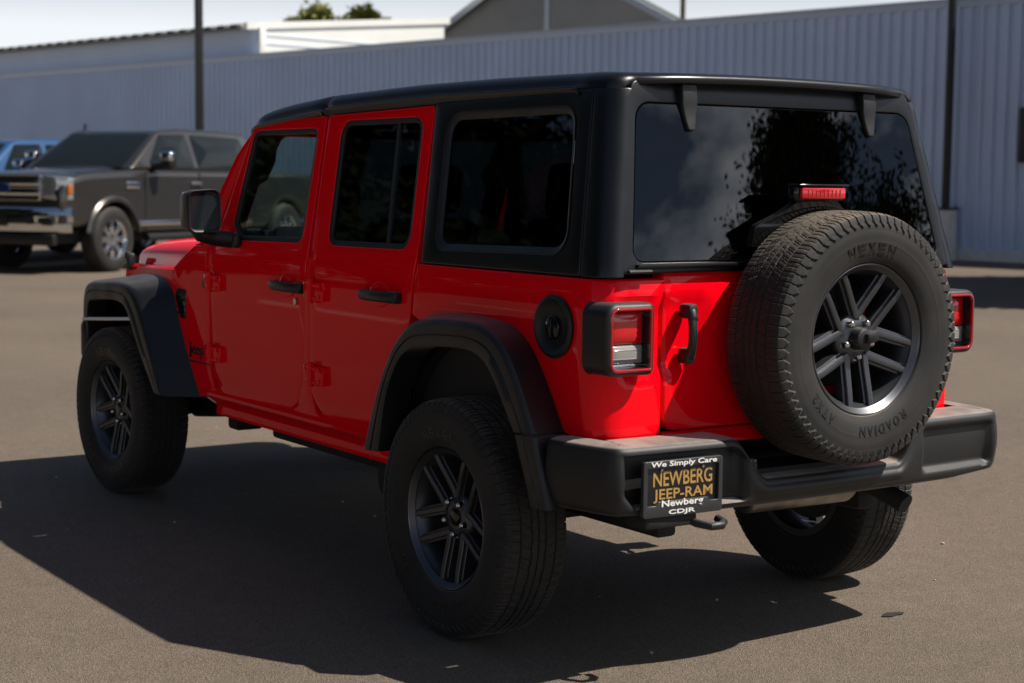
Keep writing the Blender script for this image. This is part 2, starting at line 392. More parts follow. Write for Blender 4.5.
        kx = w/(x1-x0); ky = h/(y1-y0)
        return self.add([fmap((v.x-(x0+x1)/2)*kx, (v.y-(y0+y1)/2)*ky, base+(v.z+.5)*depth) for v in vs], fs)
    def mirror_y(self):
        n = len(self.v); self.v.extend([(x, -y, z) for x, y, z in self.v]); self.f.extend([tuple(i+n for i in reversed(q)) for q in self.f]); self.mi.extend(self.mi); return self
    def mesh(self, name, mats, sharp=38, weld=True, recalc=True):
        me = bpy.data.meshes.new(name); me.from_pydata(self.v, [], self.f)
        mats = mats if isinstance(mats, (list, tuple)) else [mats]
        for m in mats: me.materials.append(m)
        me.polygons.foreach_set('material_index', self.mi)
        if weld or recalc:
            bm = bmesh.new(); bm.from_mesh(me)
            if weld: bmesh.ops.remove_doubles(bm, verts=bm.verts, dist=2e-5)
            if recalc: bmesh.ops.recalc_face_normals(bm, faces=bm.faces)
            bm.to_mesh(me); bm.free()
        me.polygons.foreach_set('use_smooth', [True]*len(me.polygons))
        me.set_sharp_from_angle(angle=radians(sharp)); me.update()
        return me
    def build(self, name, mats, parent=None, sharp=38, weld=True, recalc=True, bevel=0, seg=2):
        o = bpy.data.objects.new(name, self.mesh(name, mats, sharp, weld, recalc)); COL.objects.link(o)
        if parent is not None: o.parent = parent
        if bevel:
            md = o.modifiers.new('bevel', 'BEVEL'); md.width = bevel; md.segments = seg; md.limit_method = 'ANGLE'; md.angle_limit = radians(35); md.harden_normals = False
        return o

def tag(o, label=None, cat=None, group=None, kind=None):
    for k, v in (('label', label), ('category', cat), ('group', group), ('kind', kind)):
        if v: o[k] = v
    return o
def thing(name, label, cat, loc=(0, 0, 0), rz=0, group=None):
    o = bpy.data.objects.new(name, None); COL.objects.link(o); o.location = loc; o.rotation_euler = (0, 0, rz); o.empty_display_size = .2
    return tag(o, label, cat, group)
def structure(o): o['kind'] = 'structure'; return o

# ================================================================== setting
g = MB(); g.add([(-300, -300, 0), (300, -300, 0), (300, 300, 0), (-300, 300, 0)], [(0, 1, 2, 3)])
ground = structure(g.build('ground', M['asphalt'], recalc=False))
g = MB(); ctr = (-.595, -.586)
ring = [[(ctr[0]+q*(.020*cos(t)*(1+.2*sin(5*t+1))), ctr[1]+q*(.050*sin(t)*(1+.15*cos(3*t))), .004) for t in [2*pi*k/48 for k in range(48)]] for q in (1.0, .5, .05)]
g.grid(ring, closed_v=True); structure(g.build('dark_spot', M['spot'], recalc=False))  # small irregular dark spot on the asphalt
for k, (x0, x1, y) in enumerate(((5.5, 14.0, 6.7), (5.5, 14.0, 9.5))):  # unseen pale stripes added to give a bright streak reflected in the doors
    g = MB(); g.add([(x0, y-.06, .004), (x1, y-.06, .004), (x1, y+.06, .004), (x0, y+.06, .004)], [(0, 1, 2, 3)]); structure(g.build('reflection_stripe', M['stripe_pale'], recalc=False))
rs = random.Random(4); g = MB()
for k in range(46):
    D = rs.uniform(3.5, 16); a = -.596+rs.uniform(-.32, .32); q = rs.uniform(.003, .0075)
    if rs.random() < .12: q *= 1.7
    x, y = -4.58+D*cos(a), 3.74+D*sin(a)
    g.box((x, y, q*.55), (q*2, q*1.5, q*1.2), Matrix.Rotation(rs.uniform(0, 3), 3, 'Z'), b=q*.35, seg=1)
o = g.build('loose_gravel', M['stone']); tag(o, 'scattered small pale stones lying on the asphalt', 'gravel', kind='stuff')

# ---- long corrugated metal wall
P0 = (17.36, -22.79, 0); WR = .18
H = 5.19
def wpt(x, y, z=0):
    return (P0[0]+x*cos(WR)-y*sin(WR), P0[1]+x*sin(WR)+y*cos(WR), z)
wall = thing('metal_wall', 'long pale blue-grey corrugated metal wall closing off the back of the lot', 'wall', P0, WR)
m = MB(); x = -22.0; pr = []
while x < 75:
    pr += [(x, .0), (x+.085, .0), (x+.105, .075), (x+.165, .075), (x+.185, .0)]; x += .27
m.grid([[(a, b, .10) for a, b in pr], [(a, b, H-.16) for a, b in pr]]); m.build('corrugated_sheet', M['wall'], wall, sharp=20)
m = MB(); m.box((26.5, -.02, H-.085), (97, .16, .17), b=.012); m.box((26.5, .03, H+.006), (97, .20, .02)); m.build('top_flashing', M['flashing'], wall)
m = MB(); m.box((26.5, .02, .12), (97, .10, .24), b=.01); m.build('base_trim', M['concrete'], wall)
m = MB(); m.box((-.54, .09, 2.48), (.34, .12, 1.06), b=.02)
for k in range(7): m.box((-.54, .155, 2.08+k*.13), (.28, .012, .05))
m.build('wall_louvre', M['pole'], wall)

# ---- building behind, left: fascia with ribbed dark roof edge, sunlit pale end wall
wh = thing('warehouse', 'pale warehouse behind the wall with a dark ribbed roof edge and sunlit end wall', 'building', wpt(25.05, -.3), WR)
def wprof(lo, up): return [(0.0, lo), (0.0, 6.02+up), (-7.5, 6.70+up), (-7.5, lo)]
m = MB(); m.prism(wprof(0, 0), lambda y, z, w: (w, y, z), 0, 48); m.build('wall', M['pale_metal'], wh)
m = MB(); m.box((24.02, .03, 5.62), (48, .06, .84)); m.build('fascia', M['wall'], wh)
m = MB(); m.box((24, .09, 5.22), (48, .08, .10)); m.build('fascia_line', M['flashing'], wh)
m = MB(); m.prism([(.55, 6.00), (.55, 6.11), (-7.6, 6.84), (-7.6, 6.74)], lambda y, z, w: (w, y, z), .25, 48.2); m.build('roof_sheet', M['roof_dark'], wh)
for k in range(70):
    m = MB(); m.box((.2+k*.69, .57, 6.06), (.26, .05, .09), b=.02); m.build('roof_rib', M['pale_metal'], wh)
m = MB()
m.prism([(.50, 5.93), (.50, 6.13), (-7.7, 6.87), (-7.7, 6.67)], lambda y, z, w: (w, y, z), -.07, .24); m.build('barge_board', M['pale_metal'], wh)
for z in (5.55, 5.8):
    m = MB(); m.box((-.012, -3.75, z), (.03, 7.3, .03)); m.build('cladding_joint', M['flashing'], wh)
m = MB(); m.box((-.06, -.05, 5.6), (.12, .22, .9), b=.02); m.build('corner_post', M['pale_metal'], wh)
# ---- gabled building
gb = thing('gabled_building', 'grey gabled building with pale roof trim rising behind the wall', 'building', wpt(24.35, -12.0), WR)
sl = .455; pk = 9.32; hwid = 7.2
m = MB(); m.prism([(-hwid, 0), (hwid, 0), (hwid, pk-sl*hwid), (0, pk), (-hwid, pk-sl*hwid)], lambda a, z, w: (a, -w, z), 0, .4)
for k in range(60):
    z = 4.4+k*.085
    half = min(hwid, (pk-z)/sl)-.05
    if half > .2: m.box((0, .012, z), (2*half, .012, .07))
m.build('gable_wall', M['siding'], gb)
m = MB()
for s in (1, -1):
    m.prism([(0, pk), (s*(hwid+.6), pk-sl*(hwid+.6)), (s*(hwid+.6), pk-sl*(hwid+.6)+.10), (0, pk+.10)], lambda a, z, w: (a, -w, z), -.30, .25)
m.build('roof', M['roof_dark'], gb)
m = MB()
for s in (1, -1):
    m.prism([(0, pk-.12), (s*(hwid+.6), pk-sl*(hwid+.6)-.12), (s*(hwid+.6), pk-sl*(hwid+.6)+.12), (0, pk+.12)], lambda a, z, w: (a, -w, z), -.42, -.36)
m.build('barge_board', M['trim_grey'], gb)
m = MB(); m.box((0, .03, 7.0), (.22, .05, 4.4)); m.build('trim_board', M['trim_grey'], gb)

# ---- lot light poles
def light_pole(loc, label, h=9.0, ped=True):
    t = thing('light_pole', label, 'light pole', loc, WR, 'black light poles of the lot')
    m = MB(); m.box((0, 0, h/2+.5), (.125, .125, h-1.0), b=.012); m.build('pole', M['pole'], t)
    m = MB(); m.box((0, 0, 1.03), (.40, .40, .05), b=.01)
    for a in (-.14, .14):
        for b_ in (-.14, .14): m.cyl((a, b_, 1.05), (a, b_, 1.10), .02, n=8)
    m.build('base_plate', M['pole'], t)
    m = MB(); m.cyl((.0, 0, 0), (.0, 0, 1.005), .24, .235, n=32); m.build('pedestal', M['concrete'], t, bevel=.015)
    m = MB(); m.box((0, .45, h), (.30, .70, .10), b=.03); m.build('lamp_head', M['pole'], t)
    return t
light_pole(wpt(1.02, .40), 'black light pole on a pale concrete pedestal against the wall at right', 9)
light_pole((26.0, -9.62, 0), 'black light pole rising behind the grey pickup truck', 9)
up = MB(); up.cyl((0, 0, 0), (0, 0, 12.0), .17, .12, n=12); up.box((0, 0, 11.2), (.14, 2.2, .14), b=.02)
o = up.build('utility_pole', M['bark']); o.location = wpt(36.66, -34); o.rotation_euler = (0, 0, WR); tag(o, 'distant wooden utility pole just right of the gable', 'utility pole')

# ---- trees
def crown_mesh(name, w, h, n, leaf, seed, base=.35):
    rnd = random.Random(seed); m = MB(); blobs = []
    for k in range(46):
        a = rnd.uniform(0, 2*pi); t = rnd.random()**.85; z = h*(base+(.93-base)*t); wr_ = w*max(.10, (1-max(0, (t-.30)/.70)**1.7)) if t > .30 else w*lerp(.75, 1, t/.3)
        q = wr_*rnd.uniform(.15, .92); blobs.append((q*cos(a), q*sin(a), z*rnd.uniform(.94, 1.0), rnd.uniform(.12, .26)*w*1.1))
    for b_ in blobs:
        for k in range(n//46):
            v = Vector((rnd.gauss(0, 1), rnd.gauss(0, 1), rnd.gauss(0, .75))).normalized()*b_[3]*rnd.random()**.75*rnd.choice((1, 1, 1, 1.25))
            c_ = Vector(b_[:3])+v; e = Vector((rnd.gauss(0, 1), rnd.gauss(0, 1), rnd.gauss(0, 1))).normalized(); d = e.orthogonal().normalized(); s = leaf*rnd.uniform(.6, 1.4)
            m.add([c_-e*s, c_+d*s*.5, c_+e*s, c_-d*s*.5], [(0, 1, 2, 3)])
    tr = MB(); tr.tube([(0, 0, -.05), (.03*w, 0, h*.2), (0, .04*w, h*.45), (.05*w, 0, h*.8)], [.030*h, .022*h, .016*h, .005*h], n=10)
    for b_ in blobs[::2]:
        z0 = max(h*.22, b_[2]*.62); tr.tube([(0, 0, z0), (b_[0]*.5, b_[1]*.5, lerp(z0, b_[2], .6)), (b_[0], b_[1], b_[2])], [.010*h, .007*h, .002*h], n=6)
    return m, tr
def make_tree(name, label, loc, w, h, n, leaf, seed, lm, group, base=.35):
    t = thing(name, label, 'tree', loc, 0, group); c_, tr = crown_mesh(name, w, h, n, leaf, seed, base)
    c_.build('crown', lm, t, weld=False, recalc=False); tr.build('trunk', M['bark'], t); return t
def copy_thing(t, loc, label, sc=1., rz=0., group=None):
    c_ = t.copy(); COL.objects.link(c_); c_.location = loc; c_.rotation_euler = (0, 0, rz); c_.scale = (sc, sc, sc); c_['label'] = label
    if group: c_['group'] = group
    for ch in t.children:
        d = ch.copy(); COL.objects.link(d); d.parent = c_
        for g2 in ch.children:
            e = g2.copy(); COL.objects.link(e); e.parent = d
    return c_
def polar(az, D): return (-.64+D*cos(radians(az)), D*sin(radians(az)), 0)
big = make_tree('broadleaf_tree', 'large dark tree reflected in the rear window', polar(-133.4, 44), 8.6, 17.4, 44000, .13, 3, M['leaf'], 'trees mirrored in the rear window')
copy_thing(big, polar(-141.5, 62), 'low distant tree along the skyline at the left of the rear window reflection', .70, 2.2)
copy_thing(big, polar(-137.0, 58), 'lower tree beside the large one in the rear window reflection', .78, 4.0)
# far trees over the white roof
far = make_tree('distant_tree', 'yellow-green treetop showing over the left part of the pale warehouse end', wpt(80.3, -45), 4.6, 14.7, 12000, .28, 5, M['leaf_yellow'], 'treetops behind the warehouse')
copy_thing(far, wpt(74.2, -45), 'yellow-green treetop showing over the right part of the pale warehouse end', .97, 2.0)
copy_thing(far, wpt(77.4, -46), 'low yellow-green treetop between the two taller ones over the pale warehouse end', .925, 4.0)
# unseen trees added right (to shade the asphalt) and left (to darken side-glass reflections)
sh_t = make_tree('added_shade_tree', 'added unseen leafy tree beside the wall, casting shade on the asphalt at right', (8.6, -20.6, 0), 3.3, 7.6, 22000, .20, 9, M['leaf'], 'unseen trees added to shade the lot')
copy_thing(sh_t, (7.6, -16.9, 0), 'added unseen leafy tree out in the lot, casting shade on the far asphalt at right', 1.0, 1.0)
left_t = None
for k, (az, D, s) in enumerate(((22, 27, 1.0), (31, 25, 1.1), (41, 26, 1.0), (52, 25, 1.1), (63, 26, 1.05), (75, 25, 1.1))):
    lb = 'added unseen bushy tree darkening the side-window reflections, '+['nearest the wall', 'second from the wall', 'third from the wall', 'fourth from the wall', 'fifth from the wall', 'sixth from the wall'][k]
    loc = (D*cos(radians(az)), D*sin(radians(az)), 0)
    if left_t is None: left_t = make_tree('added_bushy_tree', lb, loc, 4.3, 9.5, 46000, .12, 12, M['leaf_dark'], 'unseen trees added to darken side reflections', .04); left_t.scale = (1.35, 1.35, 1.35)
    else: copy_thing(left_t, loc, lb, s*1.35, az)
# ================================================================== the red off-road SUV (origin: ground under the rear axle, +X forward, +Y left)
suv = thing('suv', 'red four-door boxy off-road SUV with black hardtop and rear-mounted spare wheel, seen from behind', 'car')

def ys(z):                                  # half-width of the side over height
    if z <= 1.15: return .775-.020*max(0., (.80-z)/.3)**2
    if z <= 1.21: return .775-(z-1.15)*.15
    return .766-.19*(z-1.21)
def side(s):                                # map (x,z,w) on the left (+1) or right (-1) side
    return lambda x, z, w: (x, s*(ys(z)+w), z)
def plan(s, y, xr, R):
    """tub outline seen from above: s runs back along the side, round the corner and across the rear"""
    s0 = -(xr+R); arc = R*pi/2
    if s <= s0: return (-s, y, 0., 1.)
    if s <= s0+arc:
        a = (s-s0)/R; return (xr+R-R*sin(a), y-R+R*cos(a), -sin(a), cos(a))
    return (xr, y-R-(s-s0-arc), -1., 0.)
def s_at(y, yy, xr, R): return -(xr+R)+R*pi/2+(yy-R-y)
XR = -.68; RC = .085
def band(y, z):                             # pressed recess across the tail
    return -.017*smooth(z, .915, .932)*(1-smooth(z, 1.140, 1.156))*smooth(y, .355, .375)
def tub(sd):
    def fm(s, z, w):
        x, y, nx, ny = plan(s, ys(z), XR-.0+max(0, z-1.15)*.25, RC)
        if nx < -.99: w = w+band(y, z)
        return (x+nx*w, sd*(y+ny*w), z)
    return fm

# ---- body: rear quarters, sills, cowl sides, fenders
SE = s_at(.538, .775, XR, RC)               # s of the tailgate seam
arch_q = [(.300, .99), (.245, 1.015), (.05, 1.035), (-.14, 1.03), (-.25, 1.0), (-.32, .955), (-.41, .84), (-.49, .735)]
body = MB()
fd_out = rp([(2.105, .66, .07), (2.10, 1.2, .03), (2.045, 1.29, .02), (1.872, 1.724, .03), (1.243, 1.742, .015), (1.206, 1.24, .02), (1.214, .75, .06), (1.275, .62, .06), (1.345, .588, .06), (1.99, .568, .08)], .03)
rd_out = rp([(1.170, .66, .10), (1.182, 1.24, .02), (1.222, 1.742, .015), (.440, 1.757, .02), (.392, 1.22, .03), (.412, 1.03, .02), (.46, .85, .05), (.55, .66, .08), (.66, .605, .07), (1.08, .588, .10)], .03)
for sd in (1, -1):
    q = rp([(-.384, 1.208, .01), (-.405, 1.03, .01)]+[(-x, z, .02) for x, z in arch_q]+[(.60, .722, .01), (SE-.003, .722, .02), (SE-.003, 1.208, .012)], .01, 3)
    body.panel(q, [], tub(sd), t=.03, b=.007, step=.045)
    # strip between the doors, cowl side, lower corner pieces
    body.panel(rp([(1.352, .578), (1.29, .605), (1.222, .74), (1.212, 1.2), (1.176, 1.2), (1.164, .66), (1.14, .60), (1.09, .578)], .01, 3), [], side(sd), t=.03, b=.004, step=.08)
    body.panel(rp([(2.113, .66), (2.09, .60), (2.03, .56), (2.28, .53), (2.38, .70), (2.48, .93), (2.50, 1.095), (2.28, 1.20), (2.108, 1.205)], .012, 3), [], side(sd), t=.03, b=.006, step=.06)
    body.panel(rp([(.66, .592), (.55, .64), (.46, .80), (.46, .50), (.66, .50)], .01, 3), [], side(sd), t=.03, b=.004, step=.08)
    # sill
    prof = [(.752, .600), (.762, .583), (.770, .566), (.768, .552), (.752, .538), (.712, .508), (.703, .500), (.701, .492), (.703, .484), (.7035, .462), (.700, .456), (.690, .456)]
    xs = [.40, .43]+[.43+.1*k for k in range(1, 18)]+[2.20, 2.24]
    body.grid([[(x, sd*(y-(.02 if x > 2.22 or x < .42 else 0)), z) for y, z in prof] for x in xs])
    for k in range(9): body.cyl((.62+k*.19, sd*.70, .472), (.62+k*.19, sd*.7055, .472), .006, n=8)
    # front fender side under the bonnet
    rows = []
    for k in range(15):
        x = 2.42+k*.075; t = (x-2.42)/1.05
        yb = .770-.150*smooth(t, 0, 1.0); zt = 1.096-.035*t
        rows.append([(x, sd*(yb-.06), zt+.002), (x, sd*(yb-.012), zt), (x, sd*yb, zt-.012), (x, sd*(yb+.004), zt-.06), (x, sd*(yb+.002), .90), (x, sd*yb, .72)])
    body.grid(rows)
    # pillars between door frames and the windscreen posts
    body.tube([(1.905, sd*.645, 1.672), (1.975, sd*.665, 1.58), (2.06, sd*.687, 1.44), (2.145, sd*.703, 1.30), (2.20, sd*.715, 1.20)], [.024, .038, .048, .054, .06], n=10)
body.box((1.915, 0, 1.69), (.05, 1.22, .035), b=.012)
# cowl panel
body.grid([[(x, y*(.755-.02*(x-2.1)/.3), z-.02*abs(y)**3) for y in (-1, -.97, -.9, -.5, 0, .5, .9, .97, 1)] for x, z in ((2.10, 1.205), (2.13, 1.225), (2.25, 1.232), (2.33, 1.222), (2.34, 1.19))])
body.panel(rp([(.534, .690), (.534, .7375), (-.53, .7375), (-.53, .690)], .004, 2), [], lambda y, z, w: (XR-w, y, z), t=.03, b=.004, step=.1)
body_o = body.build('body', M['red'], suv, sharp=32)

# ---- bonnet
hood = MB(); rows = []
for k in range(33):
    t = k/32; x = 2.30+1.24*t
    hw = lerp(.725, .555, t**1.2); zt = interp(t, [(0, 1.232), (.25, 1.222), (.5, 1.208), (.75, 1.190), (.9, 1.170), (.97, 1.145), (1, 1.095)]); ze = 1.100-.042*t
    if t > .9: hw -= .06*((t-.9)/.1)**2
    h_ = zt-ze; row = []
    for j in range(-16, 17):
        a = j/16; e = abs(a)
        if e < .6: y = e/.6*.70; z = 1.0+.020*(1-smooth(e, .38, .46))*smooth(t, .05, .12)*(1-smooth(t, .8, .95))/max(h_, .02)*.6
        else:
            b_ = (e-.6)/.4*pi/2; y = .70+.30*sin(b_); z = .12+.88*cos(b_)**.8 if b_ < pi/2-1e-6 else 0.0
        row.append((x, math.copysign(hw*y, a), ze+h_*z))
    rows.append(row)
rows.append([(3.545, p[1]*.99, 1.04) for p in rows[-1]])
hood.grid(rows)
hood.build('bonnet', M['red'], suv, sharp=40)
for s in (1, -1):
    h = MB(); h.box((3.40, s*.625, 1.075), (.045, .04, .085), b=.012); h.box((3.40, s*.640, 1.105), (.035, .025, .04), b=.008); h.build('bonnet_latch', M['plastic'], suv)

# ---- doors
hinge_pts = {'front': (1.97, 2.13, ((1.012, 1.090), (.704, .784))), 'rear': (1.03, 1.195, ((1.026, 1.112), (.704, .790)))}
def window_hole(kind):
    if kind == 'front': return rp([(1.865, 1.692, .05), (1.287, 1.692, .045), (1.270, 1.247, .045), (1.835, 1.238, .03), (1.925, 1.30, .03)], .04)
    return rp([(1.105, 1.716, .06), (.503, 1.716, .06), (.452, 1.252, .06), (1.062, 1.246, .06)], .05)
def glass_panel(hole, grow, fm, w, t=.004):
    g = MB(); g.panel(offset(hole, -grow if area(hole) > 0 else grow), [], lambda x, z, ww: fm(x, z, ww+w), t=t, b=.001, step=.3); return g
def make_door(kind, sd):
    m = MB(); out = fd_out if kind == 'front' else rd_out; hole = window_hole(kind); fm = side(sd)
    m.panel(offset(out, .0018 if area(out) > 0 else -.0018), [hole], fm, t=.035, b=.005, step=.05)
    d = m.build(kind+'_door', M['red'], suv, sharp=32)
    it = MB(); it.panel(offset(out, .006 if area(out) > 0 else -.006), [hole], lambda x, z, w: fm(x, z, w-.0365), t=.006, b=.001, step=.08); it.build('inner_trim', M['trim'], d)
    # seal round the glass
    s_ = MB(); ho = hole if area(hole) > 0 else hole[::-1]
    s_.panel(offset(ho, -.004), [offset(ho, .019)], lambda x, z, w: fm(x, z, w-.004), t=.036, b=.004, step=.1)
    if kind == 'rear':
        s_.prism([(.628, 1.25), (.606, 1.25), (.672, 1.715), (.692, 1.715)], lambda x, z, w: fm(x, z, w), -.014, -.007)
    s_.build('window_seal', M['rubber_seal'], d, sharp=40)
    glass_panel(ho, .002, fm, -.014).build('window_glass', M['glass_clear' if kind == 'front' else 'glass_dark'], d, sharp=8)
    # handle: bar, end bosses and the dish behind
    hx = (1.475, 1.205, 1.074) if kind == 'front' else (.745, .470, 1.083); cx = (hx[0]+hx[1])/2; L = hx[0]-hx[1]
    h = MB(); yb = ys(hx[2])
    rows = []
    for k in range(25):
        t = k/24; x = hx[0]-L*t; o = .014+.026*sin(pi*min(1, max(0, t*1.0)))**.45; hh = .019*(.80+.2*smooth(t, .0, .15))*(1 if t < .93 else 1-.25*((t-.93)/.07)**2)
        y = yb+o; rows.append([(x, sd*(y+.009*cos(a)), hx[2]+hh*sin(a)) for a in [2*pi*j/12 for j in range(12)]])
    h.grid(rows, closed_v=True, cap=True)
    h.box((hx[1]+.032, sd*(yb+.014), hx[2]-.001), (.062, .036, .042), b=.010); h.box((hx[0]-.018, sd*(yb+.010), hx[2]), (.035, .022, .034), b=.008)
    h.build('door_handle', M['plastic'], d)
    c = MB(); rows = []
    for k in range(9):
        a = pi/2*k/8
        rows.append([(cx+.015+.075*cos(a)*cos(t), sd*(yb+.0015+.005*(1-(1-sin(a))**2)), hx[2]+.004+.046*cos(a)*sin(t)) for t in [2*pi*j/28 for j in range(28)]])
    c.grid(rows, closed_v=True); c.build('handle_cup', M['red'], d)
    if kind == 'front':
        k = MB(); k.cyl((1.285, sd*yb, 1.018), (1.285, sd*(yb+.008), 1.018), .013, n=16); k.build('key_lock', M['nut'], d)
    x0, x1, zs = hinge_pts[kind]
    for z0, z1 in zs:
        zc_ = (z0+z1)/2; hh = z1-z0; yh = ys(zc_)
        g = MB()
        g.box((x0+.045, sd*(yh+.008), zc_), (.090, .022, hh*.86), b=.006)
        g.box((x1-.028, sd*(yh+.008), zc_), (.055, .022, hh*.80), b=.006)
        g.box(((x0+x1)/2+.008, sd*(yh+.012), zc_+hh*.30), (.09, .018, hh*.22), b=.005); g.box(((x0+x1)/2+.008, sd*(yh+.012), zc_-hh*.30), (.09, .018, hh*.22), b=.005)
        g.cyl((x1-.062, sd*(yh+.018), z0-.004), (x1-.062, sd*(yh+.018), z1+.004), .013, n=12)
        for dz in (-.022, .022): g.cyl((x0+.030, sd*(yh+.018), zc_+dz), (x0+.030, sd*(yh+.024), zc_+dz), .009, n=8)
        g.build('door_hinge', M['red'], d)
    return d
for sd in (1, -1):
    for kind in ('front', 'rear'): make_door(kind, sd)

# ---- hardtop
def ht(sd):
    def fm(s, z, w):
        x, y, nx, ny = plan(s, ys(max(z, 1.21)), -.690+(z-1.22)*.20, .06)
        return (x+nx*w, sd*(y+ny*w), z)
    return fm
top = MB()
ZG = 1.778
S1a, S1b = .505, .545                       # first seam (side panel | corner column)
qw = rp([(-.345, 1.722, .07), (.400, 1.728, .07), (.478, 1.272, .07), (-.285, 1.258, .07)], .07)
for sd in (1, -1):
    fmh = ht(sd)
    top.panel(rp([(-.436, 1.762), (-.36, 1.2105), (.555, 1.2125), (.470, ZG)], .006, 3), [qw], fmh, t=.03, b=.006, step=.05)
    rows = []
    top.panel(rp([(.562, 1.2125), (.477, ZG), (.622, ZG), (.733, 1.214)], .004, 3), [], fmh, t=.03, b=.004, step=.035)
# roof shell behind the removable front panels
def zgut(x): return interp(x, [(-.6, 1.779), (-.28, 1.783), (.54, 1.785), (1.24, 1.766), (1.87, 1.714)])
def ztop(x): return interp(x, [(-.6, 1.824), (-.45, 1.832), (.1, 1.838), (.65, 1.837), (1.27, 1.822), (1.6, 1.800), (1.75, 1.785), (1.87, 1.764), (1.94, 1.742)])
def roof_row(x, drop=0., inset=0.):
    zg = zgut(x); zt = ztop(x); L = smooth(x, -.43, -.35); yo = ys(zg)+.004*L-inset; row = []
    right = [(yo-.010*L, zg-.034), (yo-.002*L, zg-.014), (yo+.004*L, zg-.008), (yo+.006*L, zg-.002), (yo+.001*L-.001, zg+.003), (yo-.008*L-.0015, zg+.006), (yo-.015+.011*(1-L), zg+.018)]
    h_ = zt-(zg+.018); k0 = .015-.011*(1-L)
    for k in range(1, 9):
        a = k/8*pi/2; right.append((yo-k0-.060*(1-cos(a)), zg+.018+h_*sin(a)))
    for k in range(1, 6):
        yy = (yo-k0-.060)*(1-k/5); right.append((yy, zt+.012*(1-(yy/.58)**2)))
    right = [(y, z-drop) for y, z in right]
    return [(x, y, z) for y, z in right]+[(x, -y, z) for y, z in reversed(right[:-1])]
rows = [roof_row(x) for x in [1.262, 1.25]+[1.2-.1*k for k in range(15)]+[-.25, -.30, -.34, -.38, -.42, -.45]]
for x, dr in ((-.480, 0), (-.514, .001), (-.530, .002), (-.545, .004), (-.557, .007), (-.565, .011), (-.570, .017)):
    dd = max(0, -.514-x); rw = roof_row(x, dr, .06-sqrt(.0036-dd*dd)); lip = .050*smooth(-x, .505, .568)
    rows.append([(px-lip*(1-smooth(abs(py), .50, .585)), py, pz) for px, py, pz in rw])
rows.append([(x_-.0015, y, z-.007) for x_, y, z in rows[-1]]); rows.append([(x_+.004, y, z-.010) for x_, y, z in rows[-1]]); rows.append([(-.545, y, z-.004) for x_, y, z in rows[-1]])
rows[0] = [(1.258, y, z-.010) for x, y, z in rows[1]]
top.grid(rows)
top_o = top.build('hardtop', M['hardtop'], suv, sharp=38)
fp = MB(); rows = [roof_row(x) for x in (1.278, 1.30, 1.4, 1.5, 1.6, 1.7, 1.78, 1.83)]
rows[0] = [(1.272, y, z-.010) for x, y, z in rows[1]]
rows += [roof_row(1.865, .003, .003), roof_row(1.895, .010, .008), roof_row(1.915, .022, .014), roof_row(1.925, .04, .02)]
fp.grid(rows); fp.build('front_roof_panel', M['hardtop'], suv, sharp=38)
# raised ledge lines over the side window
for sd in (1, -1):
    lg = MB(); lg.tube([(x, sd*(ys(zgut(x)+.002)+.006), zgut(x)+.001) for x in (1.2, .8, .4, 0, -.30, -.375)]+[(-.395, sd*(ys(1.775)+.004), 1.772), (-.405, sd*(ys(1.765)+.001), 1.764)], .0055, n=8)
    lg.build('drip_rail', M['hardtop'], top_o)
    fmh = ht(sd)
    rim_ = MB(); q_ = qw if area(qw) > 0 else qw[::-1]
    # sloping window surround
    rr = []
    for ins, w in ((-.002, -.0005), (.003, -.001), (.020, -.010), (.024, -.011), (.030, -.011)): rr.append([fmh(p[0], p[1], w) for p in dens(offset(q_, ins), .06)])
    n0 = min(len(a) for a in rr)
    rim_.grid([[fmh(p[0], p[1], w) for p in offset(dens(q_, .06), ins)] for ins, w in ((-.003, .0015), (.002, .002), (.019, -.009), (.023, -.012), (.032, -.013))], closed_v=True)
    rim_.build('window_surround', M['plastic'], top_o, sharp=50)
    glass_panel(offset(q_, .022), .002, fmh, -.012).build('quarter_window', M['glass_dark'], top_o, sharp=8)

# ---- tailgate, rear glass and its frame
def gx(z): return XR+max(0, z-1.15)*.25
gate = MB()
g_out = rp([(.532, .742, .05), (.532, 1.228, .02), (-.550, 1.228, .02), (-.550, .742, .05)], .05)
def gmap(y, z, w): return (gx(z)-w-band(y, z)*1.0, y, z)
gate.panel(g_out, [], gmap, t=.05, b=.008, step=.028)
gate_o = gate.build('tailgate', M['red'], suv, sharp=40)
for dz in (1.10, .83):
    gh = MB(); gh.box((XR-.010, -.555, dz), (.03, .11, .085), b=.008); gh.cyl((XR-.022, -.60, dz-.05), (XR-.022, -.60, dz+.05), .013, n=12); gh.build('tailgate_hinge', M['red'], gate_o)
# pull handle
hd = MB(); rows = []
for k in range(33):
    t = k/32; z = 1.128-.172*t; o = .012+.034*sin(pi*t)**.5; hw = .017-.003*sin(pi*t); th = .013+.004*(t < .25)
    x = XR+.010-o-.012; y = .455+.006*sin(pi*t)
    rows.append([(x-th*sin(a), y+hw*cos(a), z) for a in [2*pi*j/14 for j in range(14)]])
hd.grid(rows, closed_v=True, cap=True)
hd.box((XR-.018, .455, 1.108), (.056, .038, .046), b=.012); hd.box((XR-.014, .458, .972), (.05, .036, .05), b=.012)
hd.build('tailgate_handle', M['plastic'], gate_o)
hb = MB(); hb.cyl((XR-.045, .452, 1.085), (XR-.0505, .452, 1.085), .0085, n=14); hb.build('lock_button', M['gloss_black'], gate_o)
